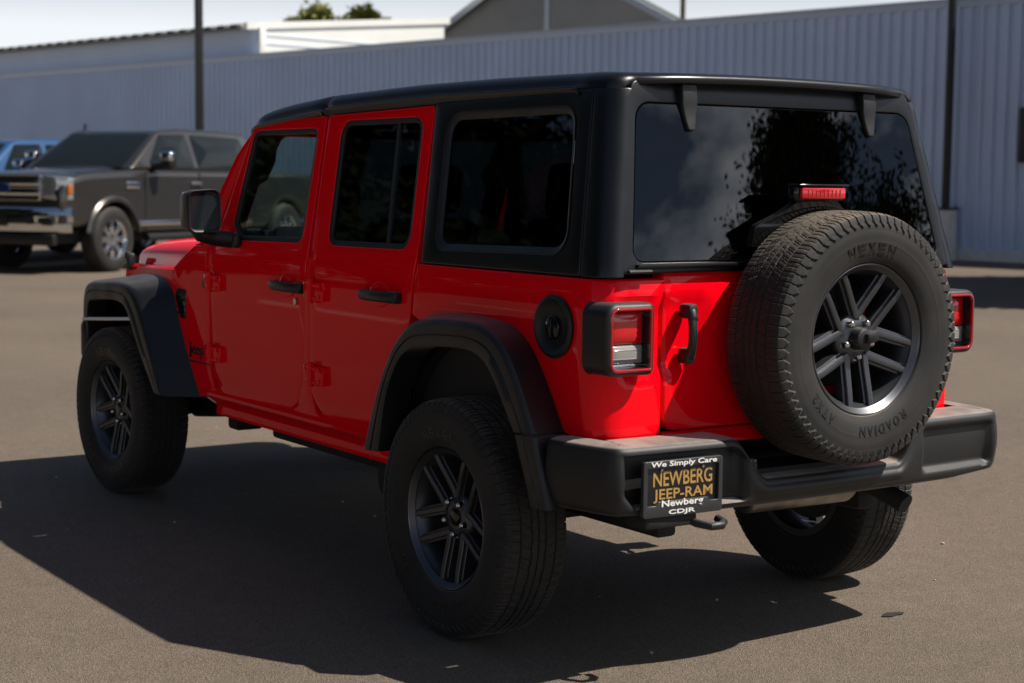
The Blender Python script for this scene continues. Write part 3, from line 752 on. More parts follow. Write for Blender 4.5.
# glass frame (black surround, part of the hardtop's tail)
def rx(z): return -.690+(z-1.22)*.20
fr_out = rp([(.704, 1.224, .012), (.594, 1.806, .04), (-.594, 1.806, .04), (-.704, 1.224, .012)], .03)
fr_in = rp([(.654, 1.262, .03), (.580, 1.732, .055), (-.580, 1.732, .055), (-.654, 1.262, .03)], .05)
def fmap_r(y, z, w): return (rx(z)-w, y, z)
frm = MB(); frm.panel(fr_out, [offset(fr_in if area(fr_in) > 0 else fr_in[::-1], -.004)], fmap_r, t=.04, b=.006, step=.06)
frm.box((rx(1.245)-.004, 0, 1.247), (.016, 1.30, .014), b=.004)
fr_o = frm.build('rear_window_frame', M['hardtop'], suv, sharp=38)
sh = MB(); sh.tube([(rx(1.226)-.006, .684, 1.231), (rx(1.226)-.006, .60, 1.231)], .006, n=8); sh.build('corner_trim', M['plastic'], fr_o)
def rgx(z, w, y): return (rx(z)+.004-w-.012*(1-(y/.65)**2), y, z)
rg = MB(); rg.panel(offset(fr_in if area(fr_in) > 0 else fr_in[::-1], -.001), [], lambda y, z, w: rgx(z, w, y), t=.004, b=.001, step=.05)
rgo = rg.build('rear_window', M['glass_rear'], suv, sharp=8)
for s in (1, -1):
    h = MB(); prof = rp([(-.030, .072), (.030, .072), (.030, .012), (.019, -.045), (.013, -.068), (-.013, -.068), (-.019, -.045), (-.030, .012)], .008, 3)
    def hm(a, b_, w, s=s):
        z = 1.722+b_; return (rx(z)-.016-w-.010*smooth(b_, -.02, .05), s*.388+a*(1 if s > 0 else 1), z)
    h.panel(prof, [], hm, t=.045, b=.005, step=.03); h.box((rx(1.775)+.0, s*.388, 1.788), (.05, .056, .022), b=.007)
    h.build('glass_hinge', M['plastic'], fr_o, sharp=45)

# ---- tail lights
for s in (1, -1):
    y0, y1, z0, z1 = .612, .795, .926, 1.142
    out = rp([(y0, z0, .022), (y1, z0, .040), (y1, z1, .040), (y0, z1, .022)], .03, 6)
    hs = MB(); rows = []
    oc = [((y0+y1)/2, (z0+z1)/2)]
    def ring(ins, x): return [(x, s*p[0], p[1]) for p in offset(out, ins)]
    rings = [ring(-.004, -.622), ring(.0, -.632), ring(.0, -.722), ring(.0025, -.731), ring(.008, -.7365), ring(.013, -.738), ring(.0135, -.735), ring(.016, -.7345)]
    hs.grid(rings, closed_v=True)
    ho = hs.build('tail_light', M['plastic'], suv, sharp=45)
    rg_ = MB(); rg_.grid([ring(.0125, -.733), ring(.0130, -.7395), ring(.0155, -.7415), ring(.0195, -.7415), ring(.0220, -.7395), ring(.0225, -.733)], closed_v=True)
    rg_.build('red_rim', M['lens_ring'], ho, sharp=60)
    iw = MB(); iw.grid([ring(.0222, -.735), ring(.026, -.715), ring(.028, -.702)], closed_v=True); iw.build('inner_wall', M['gloss_black'], ho)
    ins = offset(out, .027); yc0 = min(p[0] for p in ins); yc1 = max(p[0] for p in ins); za = min(p[1] for p in ins); zb = max(p[1] for p in ins)
    zs_ = lerp(za, zb, .40)
    for nm, a, b_, mm in (('red_lens', zs_+.0015, zb, 'lens_red'), ('reverse_lens', za+.012, zs_-.0015, 'lens_white')):
        l = MB(); hgt = b_-a
        rows = []
        for i in range(17):
            y = lerp(yc0, yc1, i/16); rows.append([(-.7035-.010*(1-((i-8)/8)**4)*(1-((j-6)/6)**4)+.0012*cos(j*pi), s*y, lerp(a, b_, j/12)) for j in range(13)])
        l.grid(rows); l.build(nm, M[mm], ho, sharp=60)
    bz = MB(); bz.box((-.7035, s*(yc0+yc1)/2, za+.006), (.012, yc1-yc0, .010), b=.003); bz.build('chrome_strip', M['chrome'], ho)
    bk = MB(); bk.box((-.698, s*(yc0+yc1)/2, (za+zb)/2), (.004, yc1-yc0+.01, zb-za+.01)); bk.build('lamp_back', M['gloss_black'], ho)

# ---- fuel filler
ff = MB(); yq = ys(1.055); cx, cz = -.452, 1.055
ff.lathe([(.098, .000), (.098, .010), (.094, .0145), (.086, .0155), (.079, .011), (.070, .004), (.052, .002), (.0, .002)], (cx, yq, cz), 48)
ffo = ff.build('fuel_filler', M['plastic'], suv)
fc = MB(); fc.lathe([(.036, .002), (.036, .010), (.031, .013), (0, .013)], (cx+.004, yq, cz-.004), 32); fc.box((cx+.004, yq+.016, cz-.004), (.014, .012, .060), b=.004)
fc.build('fuel_cap', M['gloss_black'], ffo)

# ---- wheel-arch flares
def bez(a, b_, c_, t): return tuple((1-t)**2*a[k]+2*(1-t)*t*b_[k]+t*t*c_[k] for k in range(3))
def resample(P, n):
    P = [Vector(p) for p in P]; L = [0]
    for a, b_ in zip(P, P[1:]): L.append(L[-1]+(b_-a).length)
    out = []
    for k in range(n):
        d = L[-1]*k/(n-1); i = max(j for j in range(len(L)) if L[j] <= d+1e-9); i = min(i, len(P)-2)
        out.append(P[i].lerp(P[i+1], (d-L[i])/max(1e-9, L[i+1]-L[i])))
    return out
def smooth_path(P, it=2):
    for _ in range(it):
        Q = [P[0]]
        for a, b_ in zip(P, P[1:]): Q += [a.lerp(b_, .25), a.lerp(b_, .75)]
        Q.append(P[-1]); P = Q
    return P
def flare(B, C, O, sd, n=64):
    B = resample(smooth_path([Vector(p) for p in B]), n); C = resample(smooth_path([Vector(p) for p in C]), n); O = resample(smooth_path([Vector(p) for p in O]), n)
    m = MB(); rows = []
    for i in range(n):
        b_, c_, o = B[i], C[i], O[i]; row = [b_.lerp(c_, -.12), b_.lerp(c_, 0)]
        for k in range(1, 6): row.append(b_.lerp(c_, k/6*.97))
        p0 = b_.lerp(c_, .84); p2 = c_.lerp(o, .22)
        for k in range(0, 7): row.append(Vector(bez(p0, c_, p2, k/6)))
        q1 = c_.lerp(o, .50); row += [q1, q1+Vector((0, -.005, 0)), c_.lerp(o, .55)+Vector((0, -.005, 0)), c_.lerp(o, .58)+Vector((0, -.001, 0)), c_.lerp(o, .90), o+Vector((0, -.004, 0)), o.lerp(c_, -.02)+Vector((0, -.02, 0)), o+Vector((0, -.10, 0)).lerp(Vector((0, -.10, 0)), 0)]
        rows.append([(p.x, sd*p.y, p.z) for p in row])
    m.grid(rows)
    for e in (0, -1):
        m.add(rows[e], [tuple(range(len(rows[e])))])
    return m
rearB = [(.525, .775, .555), (.49, .775, .68), (.42, .775, .88), (.375, .775, .985), (.30, .775, 1.035), (.20, .775, 1.052), (.05, .775, 1.060), (-.145, .775, 1.054), (-.23, .775, 1.040), (-.30, .775, 1.005), (-.36, .775, .950), (-.424, .775, .866), (-.505, .775, .738)]
rearC = [(.512, .91, .554), (.46, .91, .68), (.40, .91, .80), (.336, .91, .900), (.270, .91, .970), (.190, .91, 1.022), (.10, .91, 1.040), (-.04, .91, 1.050), (-.18, .91, 1.053), (-.26, .91, 1.042), (-.325, .91, 1.015), (-.385, .91, .970), (-.459, .91, .870), (-.527, .91, .742)]
rearO = [(.403, .913, .560), (.375, .913, .68), (.345, .913, .78), (.300, .913, .850), (.255, .913, .905), (.185, .913, .940), (.10, .913, .953), (-.04, .913, .963), (-.16, .913, .966), (-.22, .913, .955), (-.275, .913, .930), (-.33, .913, .870), (-.39, .913, .79), (-.428, .913, .738)]
frontB = [(2.255, .775, .531), (2.33, .775, .68), (2.411, .775, .815), (2.47, .775, .92), (2.52, .772, .990), (2.60, .765, 1.028), (2.73, .75, 1.042), (2.95, .71, 1.040), (3.20, .665, 1.022), (3.33, .64, .99), (3.40, .63, .92), (3.43, .63, .80), (3.44, .63, .66)]
frontC = [(2.332, .91, .536), (2.44, .91, .70), (2.555, .91, .862), (2.625, .91, .945), (2.70, .91, .995), (2.80, .91, 1.010), (2.92, .91, 1.012), (3.10, .91, 1.002), (3.225, .91, .996), (3.295, .905, .965), (3.345, .895, .88), (3.375, .885, .77), (3.385, .88, .662)]
frontO = [(2.412, .913, .545), (2.51, .913, .64), (2.60, .913, .731), (2.67, .913, .82), (2.735, .913, .895), (2.80, .913, .922), (2.92, .913, .926), (3.10, .913, .918), (3.205, .913, .908), (3.25, .908, .880), (3.285, .898, .82), (3.300, .888, .74), (3.305, .883, .662)]
for sd in (1, -1):
    flare(rearB, rearC, rearO, sd).build('rear_fender_flare', M['plastic'], suv, sharp=50)
    flare([(-.508, .775, .729), (-.545, .775, .65), (-.585, .775, .56), (-.60, .775, .522)], [(-.530, .908, .729), (-.552, .906, .66), (-.578, .902, .58), (-.595, .898, .522)], [(-.433, .911, .729), (-.462, .908, .65), (-.490, .904, .57), (-.505, .900, .518)], sd, 20).build('flare_extension', M['plastic'], suv, sharp=50)
    flo = flare(frontB, frontC, frontO, sd).build('front_fender_flare', M['plastic'], suv, sharp=50)
    ms = MB(); ms.tube([(2.70, sd*.893, .850), (3.02, sd*.893, .826), (3.355, sd*.888, .802)], .0085, n=8); ms.build('pale_strip', M['pale_metal'], flo)  # thin pale bar across the front wheel opening
    st = MB(); st.box((3.345, sd*.82, .70), (.09, .16, .20), b=.03); st.build('side_marker', M['plastic'], flo)
    # wheel-well liners
    for cx0 in (0.0, 3.008):
        wl = MB(); wl.lathe([(.52, .40), (.535, .60), (.54, .80)], (cx0, 0, .44), 28, -.25, pi+.25) if False else None
        rows = []
        for k in range(25):
            a = .16+(pi-.32)*k/24; R_ = .50
            rows.append([(cx0-.02+R_*cos(a)*(1.0 if cx0 else .98), sd*y, .46+R_*sin(a)*1.06) for y in (.36, .55, .778)])
        wl.grid(rows); wl.build('wheel_well', M['dark'], suv)
    vt = MB(); vt.panel(rp([(2.36, .87), (2.355, 1.0), (2.46, 1.005), (2.475, .96), (2.42, .87)], .015, 3), [], lambda x, z, w: (x, sd*(ys(z)+.004+w), z), t=.01, b=.003, step=.1)
    for k in range(4): vt.box((2.41, sd*(ys(.9)+.006), .895+k*.028), (.07, .008, .008))
    vt.build('fender_vent', M['gloss_black'], suv)
bg = MB()
bg.text('Jeep', .150, .070, lambda x, y, z: (2.252-x, ys(.74)+z, .738+y), .004, .0005)
bg.box((2.22, ys(.69)+.0015, .688), (.21, .003, .006))
bg.build('fender_badge', M['badge'], suv)
bg = MB(); bg.panel(rp([(2.185, 1.035), (2.165, 1.085), (2.148, 1.04), (2.15, 1.02), (2.18, 1.02)], .008, 3), [], lambda x, z, w: (x, ys(z)+.004+w, z), t=.006, b=.002, step=.1); bg.build('trail_badge', M['badge'], suv)

# ---- rear bumper
PB = [(-.562, .884), (-.60, .882), (-.70, .866), (-.770, .848), (-.804, .838), (-.828, .824), (-.841, .800), (-.847, .760), (-.851, .66), (-.859, .50), (-.866, .30), (-.870, .10), (-.871, 0)]
PBf = smooth_path([Vector((x, y, 0)) for x, y in PB], 2)
PBf = resample(PBf+[Vector((v.x, -v.y, 0)) for v in reversed(PBf[:-1])], 221)
def bz_top(y):
    if y > 0: return lerp(.606, .737, smooth(y, .255, .400))
    return lerp(.606, .737, smooth(-y, .310, .420))
def pocket(y, z):
    # recessed pockets either side
    a = smooth(y, .335, .365)*(1-smooth(y, .775-.05*(1-smooth(z, .54, .60)), .805-.04*(1-smooth(z, .54, .60))))*smooth(z, .528, .556)*(1-smooth(z, .700, .716))
    b_ = smooth(-y, .425, .437)*(1-smooth(-y, .765, .79))*smooth(z, .548, .575)*(1-smooth(z, .690, .708))
    return .046*a+.026*b_
bp = MB(); rows = []
for i, p in enumerate(PBf):
    a = PBf[max(0, i-1)]; c_ = PBf[min(len(PBf)-1, i+1)]; tg = (c_-a).normalized(); nx, ny = tg.y, -tg.x
    if nx*p.x+ny*p.y*.5 < 0: nx, ny = -nx, -ny
    zt = bz_top(p.y); zb = .518+.012*smooth(abs(p.y), .55, .80); row = []
    depth = .30 if abs(p.y) > .86 else .24
    def pt(ins, z): return (p.x-nx*ins, p.y-ny*ins, z)
    cxin = (-.62 if abs(p.y) < .80 else None)
    tl = .16 if abs(p.y) < .8 else .10
    row += [pt(tl, zt-.05), pt(tl, zt-.002), pt(tl*.7, zt), pt(tl*.4, zt-.001), pt(.034, zt-.003)]
    for k in range(1, 7):
        q_ = k/6*pi/2; row.append(pt(.030-.022*sin(q_), zt-.003-.022*(1-cos(q_))))
    zf0 = zt-.025; zf1 = zb+.03
    for k in range(1, 25):
        z = lerp(zf0, zf1, k/24); row.append(pt(.008-.008*sin(pi*k/24)+pocket(p.y, z)*(1 if abs(ny) < .9 else 0), z))
    for k in range(1, 6):
        q_ = k/5*pi/2; row.append(pt(.008+.030*(1-cos(q_)), zf1-.030*sin(q_)))
    row += [pt(.10, zb+.004), pt(.12, zb+.03)]
    rows.append(row)
bp.grid(rows)
for e in (0, -1): bp.add(rows[e], [tuple(range(len(rows[e])))])
bp_o = bp.build('rear_bumper', M['bumper'], suv, sharp=60)
md = MB()
md.box((-.842, .318, .632), (.02, .036, .070), b=.005); md.box((-.853, .318, .632), (.004, .020, .050)); md.build('sensor_panel', M['gloss_black'], bp_o)
# licence plate and its dealer frame
pc = Vector((-.852, .598, .614)); RP_ = Matrix.Rotation(radians(-2), 3, 'Z')
def pm(x, y, z):                                     # plate coordinates: x to the viewer's right, y up, z to the viewer
    v = RP_ @ Vector((-z, -x*.93, y*.93)); return (pc.x+v.x, pc.y+v.y, pc.z+v.z)
pl = MB(); pl.panel(rp([(-.150, -.076), (.150, -.076), (.150, .076), (-.150, .076)], .006), [], lambda x, y, w: pm(x, y, w), t=.004, b=.001, step=.2)
plo = pl.build('licence_plate', M['plate'], suv)
fr = MB(); fr.panel(rp([(-.157, -.096), (.157, -.096), (.157, .083), (-.157, .083)], .010), [rp([(-.141, -.058), (-.108, -.058), (-.098, -.046), (.098, -.046), (.108, -.058), (.141, -.058), (.141, .060), (-.141, .060)], .004, 3)], lambda x, y, w: pm(x, y, w+.010), t=.014, b=.002, step=.2)
fr.build('plate_frame', M['plate_frame'], plo, sharp=45)
for wd_, h_, px_, py_ in (('NEWBERG', .048, .004, .024), ('JEEP-RAM', .043, .006, -.030)):
    tx = MB(); tx.text(wd_, .234, h_, lambda x, y, z: pm(x+px_, y+py_, z), .0012, .0003, .012); tx.build('plate_lettering', M['gold'], plo)
for nm, wd_, w_, h_, px_, py_, sl_ in (('slogan_lettering', 'We Simply Care', .262, .021, 0, .0705, .12), ('dealer_lettering', 'Newberg', .165, .027, -.004, -.0560, 0), ('dealer_initials', 'CDJR', .105, .018, -.006, -.0835, 0)):
    tx = MB(); tx.text(wd_, w_, h_, lambda x, y, z: pm(x+px_+y*sl_, y+py_, z), .0012, .0106, .018); tx.build(nm, M['white'], plo)
for a in (-.082, .082):
    sc2 = MB(); sc2.cyl(pm(a, .052, .0005), pm(a, .052, .005), .0045, n=10); sc2.build('plate_screw', M['nut'], plo)
# hooks, hitch bar, silencer and tail pipe
for nm, yy in (('tow_hook', .505),):
    hk = MB(); hk.tube([(-.70, yy+.045, .515), (-.80, yy+.045, .505), (-.86, yy+.04, .494), (-.90, yy+.015, .489), (-.905, yy-.02, .489), (-.885, yy-.045, .492), (-.85, yy-.05, .497)], .0125, n=12); hk.build(nm, M['plastic'], suv)
hb = MB(); hb.box((-.80, .63, .508), (.10, .20, .045), b=.015); hb.build('hitch_bracket', M['dark'], suv)
mf = MB(); mf.cyl((-.56, .10, .510), (-.56, -.36, .505), .085, n=40); mf.build('silencer', M['steel'], suv, bevel=.015)
tp = MB(); tp.tube([(-.55, -.34, .50), (-.57, -.41, .49), (-.64, -.445, .470), (-.72, -.465, .440), (-.745, -.47, .428)], [.036, .034, .032, .034, .035], n=18); tp.build('tail_pipe', M['dark'], suv)

# ---- wheels
def tyre_mesh():
    NT = 720; m = MB(); RO = .400
    prof = []                                          # (y, r, zone)
    side_p = [(-.100, .236), (-.106, .240), (-.112, .252), (-.1175, .270), (-.1205, .290), (-.1218, .298), (-.1222, .300), (-.1222, .302), (-.1222, .316), (-.1222, .328), (-.1218, .336), (-.1212, .342), (-.1208, .346), (-.1203, .349), (-.1197, .352), (-.119, .355), (-.118, .358), (-.117, .361), (-.1158, .364), (-.1145, .369), (-.1135, .373), (-.112, .378), (-.110, .383), (-.1075, .388)]
    prof += [(y, q, 's') for y, q in side_p]
    prof += [(-.103, .3925, 't'), (-.100, .3942, 't')]
    k = -.098
    while k <= .0981: prof.append((k, RO-.0045*(abs(k)/.1)**2.4, 't')); k += .0035
    prof += [(.100, .3942, 't'), (.103, .3925, 't')]
    prof += [(-y, q, 's') for y, q in reversed(side_p)]
    rows = []
    for i in range(NT):
        th = 2*pi*i/NT; ph = (i % 10)/10.0; seg = (i//10) % 2; row = []
        tri = abs(((i % 20)/20.0)*2-1)                 # triangle wave over two pitches
        for y, q, zone in prof:
            d = 0.0
            if zone == 't':
                ay = abs(y); zig = .004*(tri-.5); off = 3 if y > 0 else 0
                if abs(ay-.066) < .0022 or abs(ay-.0265+zig*.3) < .0022 or ay < .0012: d = -.0075
                else:
                    sh_ = (i+off) % 10
                    if ay > .068: d = -.0060 if sh_ == 0 else (-.0022 if sh_ == 5 else 0)
                    elif ay > .0265: d = -.0045 if (i+int(ay*120)) % 10 == 4 else (-.0018 if (i+int(ay*120)) % 5 == 1 else 0)
                    else: d = -.0022 if (i+int((y+.03)*150)) % 10 == 7 else (-.0009 if i % 5 == 2 else 0)
                rr = q+d; yy = y
            else:
                rr = q; yy = y; s_ = 1 if y > 0 else -1; off = 3 if y > 0 else 0
                tr2 = abs((((i+off) % 10)/10.0)*2-1)
                edge = .346+.022*tr2
                if q > edge: yy = y+s_*.0048*min(1, (q-edge)/.003)
                if q > .372 and (i+off) % 10 == 0: yy = y-s_*.003
                if .3275 < q < .3285 or .2695 < q < .2705: yy = yy+s_*.0014
            if rr > .35: rr = .35+(rr-.35)*.90
            row.append((rr*cos(th), yy, rr*sin(th)))
        rows.append(row)
    m.grid(rows, closed_u=True)
    return m.mesh('tyre', M['tyre'], sharp=27, weld=False)
def letters_mesh(specs):
    m = MB()
    def arc(word, th0, size, rad, gap):
        # word runs clockwise seen from outside, letter tops outward; th0 = centre angle in degrees, 90 = top
        wd = {'I': .35, 'T': .8, '2': .72}; ws = [wd.get(ch, .92)*size for ch in word]; tot = sum(ws)+gap*(len(word)-1); p = -tot/2
        for ch, wch in zip(word, ws):
            if ch != ' ':
                cc = p+wch/2
                def fm(x, y, z, cc=cc):
                    a = radians(th0)-(cc+x)/rad; q = rad+y
                    return (-q*cos(a), interp(q, [(.235, .1000), (.252, .112), (.270, .1175), (.290, .1205), (.300, .1222), (.328, .1222)])-.0005+z, q*sin(a))
                m.text(ch, wch*.92, size, fm, .0024, 0.0, .02)
            p += wch+gap
    for q in specs: arc(*q)
    return m.mesh('sidewall_lettering', M['letter'], sharp=30)
def rim_mesh():
    m = MB()
    # barrel and outer lip
    m.use(0).lathe([(.204, -.098), (.232, -.100), (.2345, -.094), (.226, -.088), (.217, -.080), (.205, -.066), (.196, -.03), (.197, .03), (.206, .068), (.213, .078), (.2145, .086)], n=96)
    m.use(0).lathe([(.2145, .086), (.221, .092), (.2255, .097), (.2300, .1010)], n=96)
    m.use(1).lathe([(.2300, .1010), (.2325, .1030), (.2345, .1020), (.2352, .097), (.233, .090)], n=96)
    m.use(0).lathe([(.233, .090), (.226, .08), (.205, .06)], n=96)
    # hub
    m.lathe([(.0, .058), (.030, .058), (.036, .060), (.046, .060), (.054, .056), (.074, .050), (.080, .044), (.083, .030), (.083, -.01), (.0, -.01)], n=60)
    for k in range(5):
        a = radians(-90+72*k); e = Vector((cos(a), 0, sin(a))); t = Vector((-sin(a), 0, cos(a)))
        for s in (-1, 1):
            o = s*.0435
            def bar(w, y_hub, y_rim, dep, q0, q1, b_):
                rows = []
                for j in range(9):
                    q = lerp(q0, q1, j/8); z = lerp(y_hub, y_rim, smooth(j/8, 0, 1)*.6+.4*j/8); hw = w*lerp(1.08, .95, j/8); oo = o*lerp(.90, 1.03, j/8)
                    sec = [(-hw, z-dep), (-hw, z-b_), (-hw+b_*.5, z-b_*.25), (-hw+b_*1.3, z), (hw-b_*1.3, z), (hw-b_*.5, z-b_*.25), (hw, z-b_), (hw, z-dep)]
                    rows.append([e*q+t*(oo+x)+Vector((0, y, 0)) for x, y in sec])
                m.grid(rows, closed_v=True, cap=True)
            bar(.0190, .046, .072, .034, .045, .214, .002)
            m.use(0); bar(.0108, .0590, .0855, .016, .052, .2145, .0035)
    return m.mesh('rim', [M['rim'], M['rim_edge']], sharp=33)
def nut_mesh():
    m = MB(); m.cyl((0, 0, 0), (0, .022, 0), .0115, .010, n=6); m.cyl((0, .022, 0), (0, .026, 0), .010, .006, n=12); m.cyl((0, -.002, 0), (0, .003, 0), .014, n=16); return m.mesh('lug_nut', M['nut'], sharp=30)
def cap_mesh():
    m = MB(); m.lathe([(.0, .068), (.020, .068), (.026, .066), (.029, .060), (.030, .054)], n=36)
    return m.mesh('centre_cap', M['gloss_black'])
me_l = [letters_mesh([q]) for q in (('NEXEN', 92, .036, .282, .010), ('ROADIAN', 283, .030, .284, .006), ('ATX2', 226, .030, .284, .006))]
me_t, me_r, me_n, me_c = tyre_mesh(), rim_mesh(), nut_mesh(), cap_mesh()
bd = MB(); bd.lathe([(.0, -.02), (.14, -.02), (.168, -.022), (.168, -.044), (.0, -.046)], n=48); bd.box((-.10, -.035, .09), (.12, .09, .15), b=.02)
me_b = bd.mesh('brake_disc', M['rim'])
def link(name, me, parent, loc=(0, 0, 0)):
    o = bpy.data.objects.new(name, me); COL.objects.link(o); o.parent = parent; o.location = loc; return o
def make_wheel(name, loc, rz, road=True, turn=0.0):
    w = link(name, me_r, suv, loc); w.rotation_euler = (0, turn, rz)
    link('tyre', me_t, w); [link('sidewall_lettering', q, w) for q in me_l]
    for k in range(5):
        a = radians(-90+72*k); link('lug_nut', me_n, w, (.0565*cos(a), .049, .0565*sin(a)))
    if road: link('centre_cap', me_c, w); link('brake_disc', me_b, w)
    return w
make_wheel('wheel', (0, .785, .394), 0); make_wheel('wheel', (3.008, .785, .394), radians(3))
make_wheel('wheel', (0, -.785, .394), pi); make_wheel('wheel', (3.008, -.785, .394), pi+radians(3))
SPX, SPY, SPZ = -.845, -.055, 1.020
spare = make_wheel('spare_wheel', (SPX, SPY, SPZ), pi/2, road=False)
cm = MB(); cm.lathe([(.0, .095), (.024, .095), (.031, .091), (.034, .083), (.036, .06), (.046, .055), (.050, .05)], n=40)
cm.box((-.022, .086, .006), (.050, .050, .036), Matrix.Rotation(radians(12), 3, 'Y'), b=.010)
cm.build('camera_cover', M['plastic'], spare)
sk = MB(); sk.box((.044, 0, 0), (.0, 0, 0)) if False else None
sk.box((.205, .079, .052), (.012, .005, .026), b=.001); stk_o = None
sk = MB(); sk.add([(-.2175*cos(a), .0835, .2175*sin(a)) for a in (radians(14), radians(19))]+[(-.2265*cos(a), .0975, .2265*sin(a)) for a in (radians(19), radians(14))], [(0, 1, 2, 3)]); sk.build('balance_sticker', M['white'], spare)
# carrier and brake lamp above the spare
ca = MB(); ca.box((-.715, SPY, SPZ), (.09, .34, .34), b=.03); ca.box((-.70, SPY+.02, 1.16), (.05, .16, .34), b=.02)
ca.build('spare_carrier', M['dark'], suv)
ar = MB(); rows = []
for k in range(21):
    t = k/20; z = lerp(1.30, 1.452, t); x = lerp(-.712, -.748, t); wd_ = min(.24, .088+.115*(max(0, 1.446-z)/.065)**1.4)
    rows.append([(x-.012, -.010-wd_, z), (x-.016, -.010-wd_*.97, z), (x-.016, -.010+wd_*.97, z), (x-.012, -.010+wd_, z), (x+.012, -.010+wd_, z), (x+.012, -.010-wd_, z)])
ar.grid(rows, closed_v=True, cap=True); ar.box((-.755, -.010, 1.467), (.040, .215, .048), b=.010); ar.box((-.764, -.010, 1.492), (.056, .212, .007), b=.003)
ar_o = ar.build('brake_lamp_bracket', M['gloss_black'], suv, sharp=50)
bl = MB(); bl.box((-.782, -.010, 1.467), (.016, .188, .036), b=.006); blo = bl.build('brake_lamp', M['lens_red'], ar_o)
bls = MB()
for k in range(9): bls.box((-.7905, -.078+k*.017, 1.467), (.002, .003, .022))
bls.build('lens_rib', M['lens_ring'], blo)

# ---- wing mirrors
for sd in (1, -1):
    mr = MB(); out = rp([(-.074, -.088, .03), (.070, -.088, .03), (.074, .082, .03), (-.070, .092, .035)], .03)
    cx, cy, cz = 1.80, .930, 1.360
    def mring(k, x): return [(cx+x, sd*(cy+p[0]*k), cz+p[1]*k) for p in out]
    mr.grid([mring(.86, .010), mring(.90, -.002), mring(.97, -.006), mring(1.0, .004), mring(1.0, .05), mring(.95, .085), mring(.80, .115), mring(.5, .128), mring(.01, .130)], closed_v=True)
    mr.tube([(1.845, sd*.79, 1.240), (1.86, sd*.86, 1.246), (1.865, sd*.92, 1.262), (1.865, sd*.94, 1.29)], [.036, .034, .032, .03], n=12)
    mr.box((1.87, sd*.782, 1.238), (.15, .04, .060), b=.014)
    mo = mr.build('wing_mirror', M['plastic'], suv, sharp=60)
    g = MB(); g.add([(cx+.006, sd*(cy+p[0]*.885), cz+p[1]*.885) for p in out], [tuple(range(len(out)))]); g.build('mirror_glass', M['mirror'], mo)

# ---- windscreen, grille, front bumper, headlights
ws = MB(); ws.panel(rp([(-.63, 0), (.63, 0), (.60, .60), (-.60, .60)], .05), [], lambda y, q, w: (2.215-.285*q/.60+w*.86, y, 1.225+.51*q/.60+w*.5), t=.005, b=.001, step=.3); ws.build('windscreen', M['glass_clear'], suv)
gr = MB(); go = rp([(-.60, .70, .05), (.60, .70, .05), (.56, 1.02, .06), (-.56, 1.02, .06)], .05)
slots = [rp([(k*.082-.024, .76), (k*.082+.024, .76), (k*.082+.024, .985), (k*.082-.024, .985)], .02) for k in range(-3, 4)]
gr.panel(go, slots, lambda y, z, w: (3.47+w+.03*(1-(y/.6)**2), y, z), t=.05, b=.008, step=.12); gro = gr.build('grille', M['red'], suv)
rb = MB(); rb.box((3.40, 0, .89), (.04, 1.1, .36)); rb.build('radiator', M['dark'], gro)
for s in (1, -1):
    hl = MB(); hl.lathe([(.092, 0), (.092, .02), (.08, .03), (.0, .035)], (0, 0, 0), 32)
    o = hl.build('headlight', M['lamp_glass'], suv); o.rotation_euler = (0, 0, -pi/2); o.location = (3.475, s*.43, .955)
fb = MB(); fb.box((3.60, 0, .60), (.20, 1.56, .20), b=.05); fb.box((3.48, 0, .47), (.10, 1.1, .12), b=.03); fb.build('front_bumper', M['plastic'], suv)

# ---- underbody
ub = MB()
ub.box((1.45, 0, .52), (4.1, 1.28, .07), b=.02)
for s in (1, -1):
    ub.box((1.5, s*.44, .45), (4.2, .08, .12), b=.015)
    ub.cyl((0.02, s*.62, .44), (-.06, s*.52, .82), .028, n=12); ub.cyl((3.0, s*.60, .44), (3.05, s*.50, .82), .028, n=12)
    ub.tube([(0, s*.45, .36), (.55, s*.45, .44), (.75, s*.45, .46)], .03, n=10); ub.tube([(3.0, s*.45, .36), (2.5, s*.45, .42), (2.2, s*.45, .46)], .03, n=10)
    ub.box((1.16, s*.57, .425), (1.34, .10, .06), b=.02); ub.box((2.12, s*.60, .43), (.10, .14, .07), b=.02)
for x in (0, 3.008): ub.cyl((x, -.70, .39), (x, .70, .39), .045, n=16); ub.lathe([(0, -.14), (.09, -.10), (.13, 0), (.09, .10), (0, .14)], (x, .0 if x == 0 else -.2, .39), 20)
ub.box((.62, .52, .38), (.55, .26, .16), b=.05); ub.box((1.55, -.05, .36), (1.0, .5, .16), b=.05); ub.box((2.15, .30, .40), (.25, .2, .12), b=.03)
ub.box((-.40, .0, .60), (.50, 1.0, .08), b=.02); ub.box((-.64, .0, .56), (.06, 1.3, .12), b=.02)
ub.build('underbody', M['dark'], suv)

